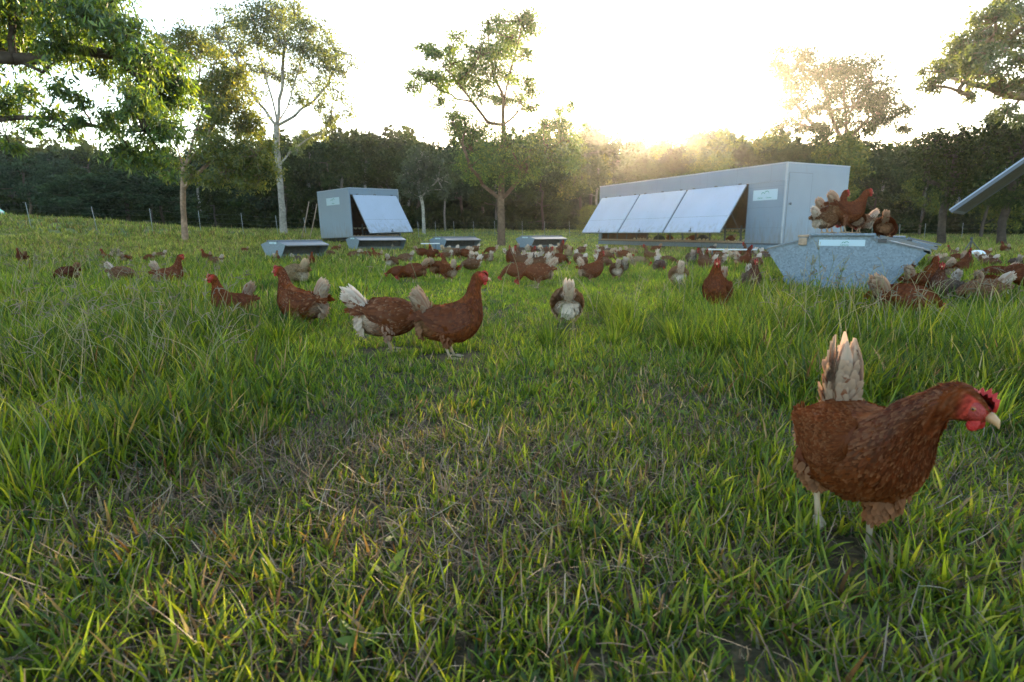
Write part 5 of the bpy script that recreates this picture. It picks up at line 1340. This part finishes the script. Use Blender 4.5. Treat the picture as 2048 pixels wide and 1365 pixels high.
# ------------------------------------------------------------------ hens in place
HENS = [
 # px, feet py, heading (0 right, 90 away), pose, palette, head turn, lod, scale, label
 (1696, 1101, -94, 'stride', 'rust', .58, 0, .915, 'nearest brown hen striding right through the grass with one foot raised'),
 (903, 716, 4, 'alert', 'red', 0, 1, .97, 'upright red brown hen facing right with head high in the middle of the pasture'),
 (782, 702, 24, 'peck', 'whitetail', 0, 1, 1.02, 'pecking hen with bright white fanned tail behind the upright central hen'),
 (608, 664, 170, 'alert', 'laced', 0, 1, .93, 'standing brown hen facing left with pale upright tail in front of a cream hen'),
 (470, 652, 232, 'alert', 'red', 0, 1, .80, 'dark brown hen facing the viewer in long grass, left of the standing pair'),
 (1133, 660, 88, 'peck', 'white', 0, 1, .98, 'hen seen from behind with white fluffy rump and tail straight up'),
 (1432, 626, 238, 'alert', 'red', .2, 1, .95, 'red brown hen facing the viewer with pale tail, left of the speckled feeder'),
 (592, 578, 150, 'peck', 'cream', 0, 1, .98, 'cream coloured hen behind the standing brown hen'),
 (1803, 652, 6, 'crouch', 'red', 0, 1, 1.15, 'long brown hen stooping low to the right in front of the feeder'),
 (1838, 604, 8, 'alert', 'red', .3, 1, .92, 'brown hen with bright comb just right of the speckled feeder'),
 (1885, 612, 200, 'alert', 'grey', .5, 1, .86, 'mottled hen with dark red neck standing behind the stooping hen'),
 (1958, 622, 170, 'peck', 'pale', 0, 1, .95, 'brown and white hen with white tail held out to the right'),
 (1975, 592, 12, 'crouch', 'red', 0, 1, .85, 'brown hen whose red comb shows above the white tailed hen'),
 (1800, 556, 168, 'alert', 'red', 0, 1, .75, 'hen with head under the side lid of the rear feeder'),
 (1872, 562, 110, 'peck', 'laced', 0, 1, .82, 'hen bent down right of the rear feeder'),
 (1915, 556, 10, 'alert', 'laced', 0, 1, .76, 'hen stretching its neck up towards the white dome'),
 (1990, 566, 150, 'crouch', 'laced', 0, 1, .85, 'round backed hen near the right edge behind the red combed one'),
 (2030, 570, 180, 'peck', 'laced', 0, 1, .90, 'hen feeding beside the round backed hen at the right edge'),
 (2052, 588, 165, 'peck', 'red', 0, 1, .95, 'brown hen cut off by the right edge of the picture'),
 (1903, 516, 175, 'alert', 'pale', 0, 1, .7, 'pale hen left of the white dome with brown neck'),
 (1966, 518, 180, 'peck', 'laced', 0, 1, .75, 'hen feeding just right of the tripod stand'),
 (2008, 508, 90, 'alert', 'laced', 0, 1, .8, 'far hen standing alone beyond the tripod'),
 (1500, 588, 262, 'alert', 'grey', 0, 1, .82, 'greyish brown hen standing upright at the left of the speckled feeder'),
 (1355, 582, 82, 'peck', 'white', 0, 1, .98, 'pale brown hen seen from behind in front of the long coop'),
 (1232, 562, 88, 'peck', 'pale', 0, 1, .85, 'small pale hen seen from behind, left of the pale brown one'),
 (1182, 568, 8, 'alert', 'laced', .3, 1, .92, 'hen with vivid red comb standing up among the feeding flock'),
 (1075, 576, 190, 'peck', 'laced', 0, 1, .98, 'rounded hen feeding left with white tail up, in front of another'),
 (1033, 566, 196, 'peck', 'laced', 0, 1, .9, 'hen feeding left beside the rounded one with its tail held out'),
 (828, 566, 176, 'peck', 'red', 0, 1, .88, 'red hen feeding left with cream tail, front of a pair'),
 (800, 562, 168, 'crouch', 'red', 0, 1, .78, 'hen pecking the ground at the left of the feeding pair'),
 (876, 556, 60, 'peck', 'red', 0, 1, .84, 'dark backed hen feeding just right of the pair'),
 (897, 566, 130, 'alert', 'laced', 0, 1, .82, 'hen with raised neck and pale rump behind the dark backed hen'),
 (785, 540, 70, 'peck', 'pale', 0, 1, .82, 'hen with white tail up, seen from behind, left of the pair'),
 (810, 530, 190, 'peck', 'pale', 0, 1, .78, 'hen with long white tail feeding behind the pair'),
 (341, 580, 14, 'alert', 'laced', .2, 1, .86, 'brown hen with raised head in the long grass at the left'),
 (248, 572, 4, 'peck', 'pale', 0, 1, .80, 'white tailed hen feeding to the right at the left of the pasture'),
 (137, 568, 178, 'peck', 'dark', 0, 1, .76, 'dark brown hen with pale tail feeding left, far left of the pasture'),
 (47, 530, 160, 'alert', 'dark', 0, 1, .72, 'dark hen half hidden in grass at the left edge'),
 (216, 528, 178, 'alert', 'laced', 0, 1, .66, 'hen facing left at the left end of the small distant group'),
 (240, 518, 120, 'peck', 'grey', 0, 1, .66, 'pale hen at the back of the small distant group'),
 (255, 530, 90, 'peck', 'laced', 0, 1, .68, 'hen at the right end of the small distant group'),
 (300, 528, 170, 'peck', 'laced', 0, 1, .68, 'hen of a feeding twosome left of the slender tree foot'),
 (322, 522, 172, 'peck', 'pale', 0, 1, .66, 'paler hen of the feeding twosome left of the slender tree foot'),
 (414, 524, 170, 'alert', 'red', 0, 1, .6, 'hen with upright brown neck right of the slender tree foot'),
 (432, 534, 185, 'peck', 'pale', 0, 1, .66, 'white tailed hen right of the slender tree foot'),
 (489, 508, 170, 'peck', 'red', 0, 1, .6, 'single far hen left of the leftmost feeder'),
 (553, 530, 95, 'alert', 'pale', 0, 1, .62, 'pale hen at the end plate of the leftmost feeder'),
 (600, 532, 20, 'peck', 'grey', 0, 1, .7, 'hen eating from the leftmost feeder, its middle'),
 (622, 535, 90, 'alert', 'red', 0, 1, .62, 'hen at the right end of the leftmost feeder'),
 (660, 517, 20, 'peck', 'pale', 0, 1, .72, 'hen with tail cocked between the two left feeders'),
 (672, 506, 170, 'peck', 'red', 0, 1, .74, 'golden brown hen at the left end of the small coop feeder'),
 (708, 520, 180, 'peck', 'pale', 0, 1, .72, 'pale hen in front of the small coop feeder'),
 (735, 520, 10, 'peck', 'laced', 0, 1, .72, 'mottled hen in front of the small coop feeder'),
 (755, 522, 175, 'alert', 'laced', 0, 1, .66, 'upright hen at the right end of the small coop feeder'),
]
for i, (px, py, hd, pose, pal, turn, lod, sc, lab) in enumerate(HENS):
    p = ground(px, py); p[2] = float(terrain(p[0], p[1])) - .004
    seed = 1 + i % 2
    place_hen(tuple(p), RAD(hd), pose, pal, turn, lod, seed, sc * .98, lab, None if i < 1 else 'hens of the flock')
    EXCL.append((p[0], p[1], .10 if i else .02))
    if i == 0: EXCL += [(p[0], p[1], .055), (p[0] - .06, p[1] - .10, .05), (p[0] - .10, p[1] - .2, .035)]
    else: EXCL.append((p[0] + .09 * math.cos(RAD(hd)), p[1] + .09 * math.sin(RAD(hd)), .09)); EXCL.append((p[0] - .09 * math.cos(RAD(hd)), p[1] - .09 * math.sin(RAD(hd)), .09))
# on the feeder: height of what they stand on, world point from pixels at a given distance
ON = [
 (.00, .25, 2, 'tall', 'red', 0, 1.0, 'tallest hen on the speckled feeder lid with neck stretched up to the right'),
 (-.14, .62, 10, 'alert', 'red', .1, .98, 'hen behind the tallest one on the feeder lid, only neck and comb clear'),
 (-.16, .12, 20, 'crouch', 'pale', 0, .80, 'hen with white tail out to the left at the left of the feeder lid'),
 (.10, .55, 60, 'peck', 'laced', 0, .74, 'hen turned away between the tallest hen and the round one on the lid'),
 (.10, .95, 165, 'crouch', 'pale', 0, .80, 'hen with spread white tail feathers behind the round one'),
]
bpy.context.view_layer.update()
for lx, ly, hd, pose, pal, turn, sc, lab in ON:
    q = f1.matrix_world @ Vector((lx, ly, .62 - .002))
    place_hen(tuple(q), RAD(hd), pose, pal, turn, 1, 2, sc, lab, 'hens standing on the feeder')
for lx, ly, hd, sc, lab, pal in ((.34, .16, 58, .82, 'round hen seen from behind on the sloping side lid', 'red'), (.37, .42, 52, .78, 'darker hen tucked behind the round one on the side lid', 'dark')):
    q = f1.matrix_world @ Vector((lx, ly, .585 + (lx - .24) * (.284 - .585) / (.72 - .24) + .012))
    place_hen(tuple(q), RAD(hd), 'peck', pal, 0, 1, 1, sc, lab, 'hens standing on the feeder')
# far flock, single small meshes
FAR = []
hr = random.Random(21)
def flock(n, x0, x1, y0, y1, where):
    for _ in range(n): FAR.append((hr.uniform(x0, x1), hr.uniform(y0, y1), where))
flock(9, 845, 950, 512, 526, 'at the feeder left of the dark trunked tree')
flock(11, 930, 1035, 506, 548, 'on the grass below the dark trunked tree')
flock(14, 1030, 1140, 500, 520, 'at the feeder right of the dark trunked tree')
flock(9, 1040, 1140, 526, 545, 'nearer than the flock round the farthest feeder')
flock(8, 1130, 1215, 502, 540, 'left of the far end of the long coop')
flock(9, 1215, 1330, 507, 548, "before the long coop's left flap")
flock(9, 1330, 1450, 509, 548, "before the long coop's right flaps")
flock(9, 1470, 1570, 520, 545, 'under the long coop by the drinking pipe')
flock(4, 1850, 1960, 528, 545, 'between the rear feeder and the white dome')
flock(4, 1970, 2045, 520, 548, 'at the far right beyond the tripod')
placed = []
for px, py, where in FAR:
    p = ground(px, py); p[2] = float(terrain(p[0], p[1])) - .02
    if any((p[0] - a) ** 2 + (p[1] - b) ** 2 < .3 ** 2 for a, b in placed): p[0] += hr.uniform(-.3, .3); p[1] += hr.uniform(.2, .5)
    if not keep_free(np.array([p[0]]), np.array([p[1]]))[0]: p[1] -= .5
    placed.append((p[0], p[1]))
    pose = hr.choice(['peck', 'peck', 'alert', 'crouch', 'peck']); pal = hr.choice(['laced', 'pale', 'pale', 'cream', 'pale', 'red', 'laced', 'grey'])
    nm = {'laced': 'brown mottled', 'pale': 'pale rumped', 'red': 'plain red brown', 'grey': 'greyish mottled', 'cream': 'cream coloured'}[pal]
    pn = {'peck': 'feeding', 'alert': 'upright', 'crouch': 'stooping'}[pose]
    lab = f'{nm} {pn} hen {where}'
    place_hen(tuple(p), hr.uniform(0, 6.28), pose, pal, 0, 2, 1, hr.uniform(.78, .95), lab, f'{nm} {pn} hens {where}')
# hens inside the long coop behind the lattice
for k, (t, hd) in enumerate(((7.3, 1.2), (6.6, 2.0), (4.9, 2.4), (3.7, .6))):
    q = Bf + dL * t + np.array([.904, .427]) * .55
    place_hen((q[0], q[1], .332), hd, 'crouch', 'red', 0, 2, 1, .8, 'brown hen inside the long coop behind the flap opening', 'hens inside the long coop')
make_grass()

# ------------------------------------------------------------------ haze, added for the veil of glare round the sun
def make_haze():
    me = bpy.data.meshes.new('haze'); bm = bmesh.new(); bmesh.ops.create_cube(bm, size=1)
    for v in bm.verts: v.co = Vector((v.co.x * 1900, v.co.y * 1900 , -1.6 + (v.co.z + .5) * 25))
    bm.to_mesh(me); bm.free()
    o = bpy.data.objects.new('haze', me); COL.objects.link(o); tag(o, 'thin haze over the pasture, added for the glare round the sun', kind='stuff')
    m = bpy.data.materials.new('haze'); m.use_nodes = True; nt = m.node_tree; nt.nodes.clear()
    out = nd(nt, 'ShaderNodeOutputMaterial'); v = nd(nt, 'ShaderNodeVolumePrincipled')
    v.inputs['Density'].default_value = HAZE; v.inputs['Color'].default_value = (.95, .95, .95, 1); v.inputs['Anisotropy'].default_value = .86
    nt.links.new(v.outputs[0], out.inputs['Volume']); me.materials.append(m)
HAZE = .0004
if HAZE: make_haze()
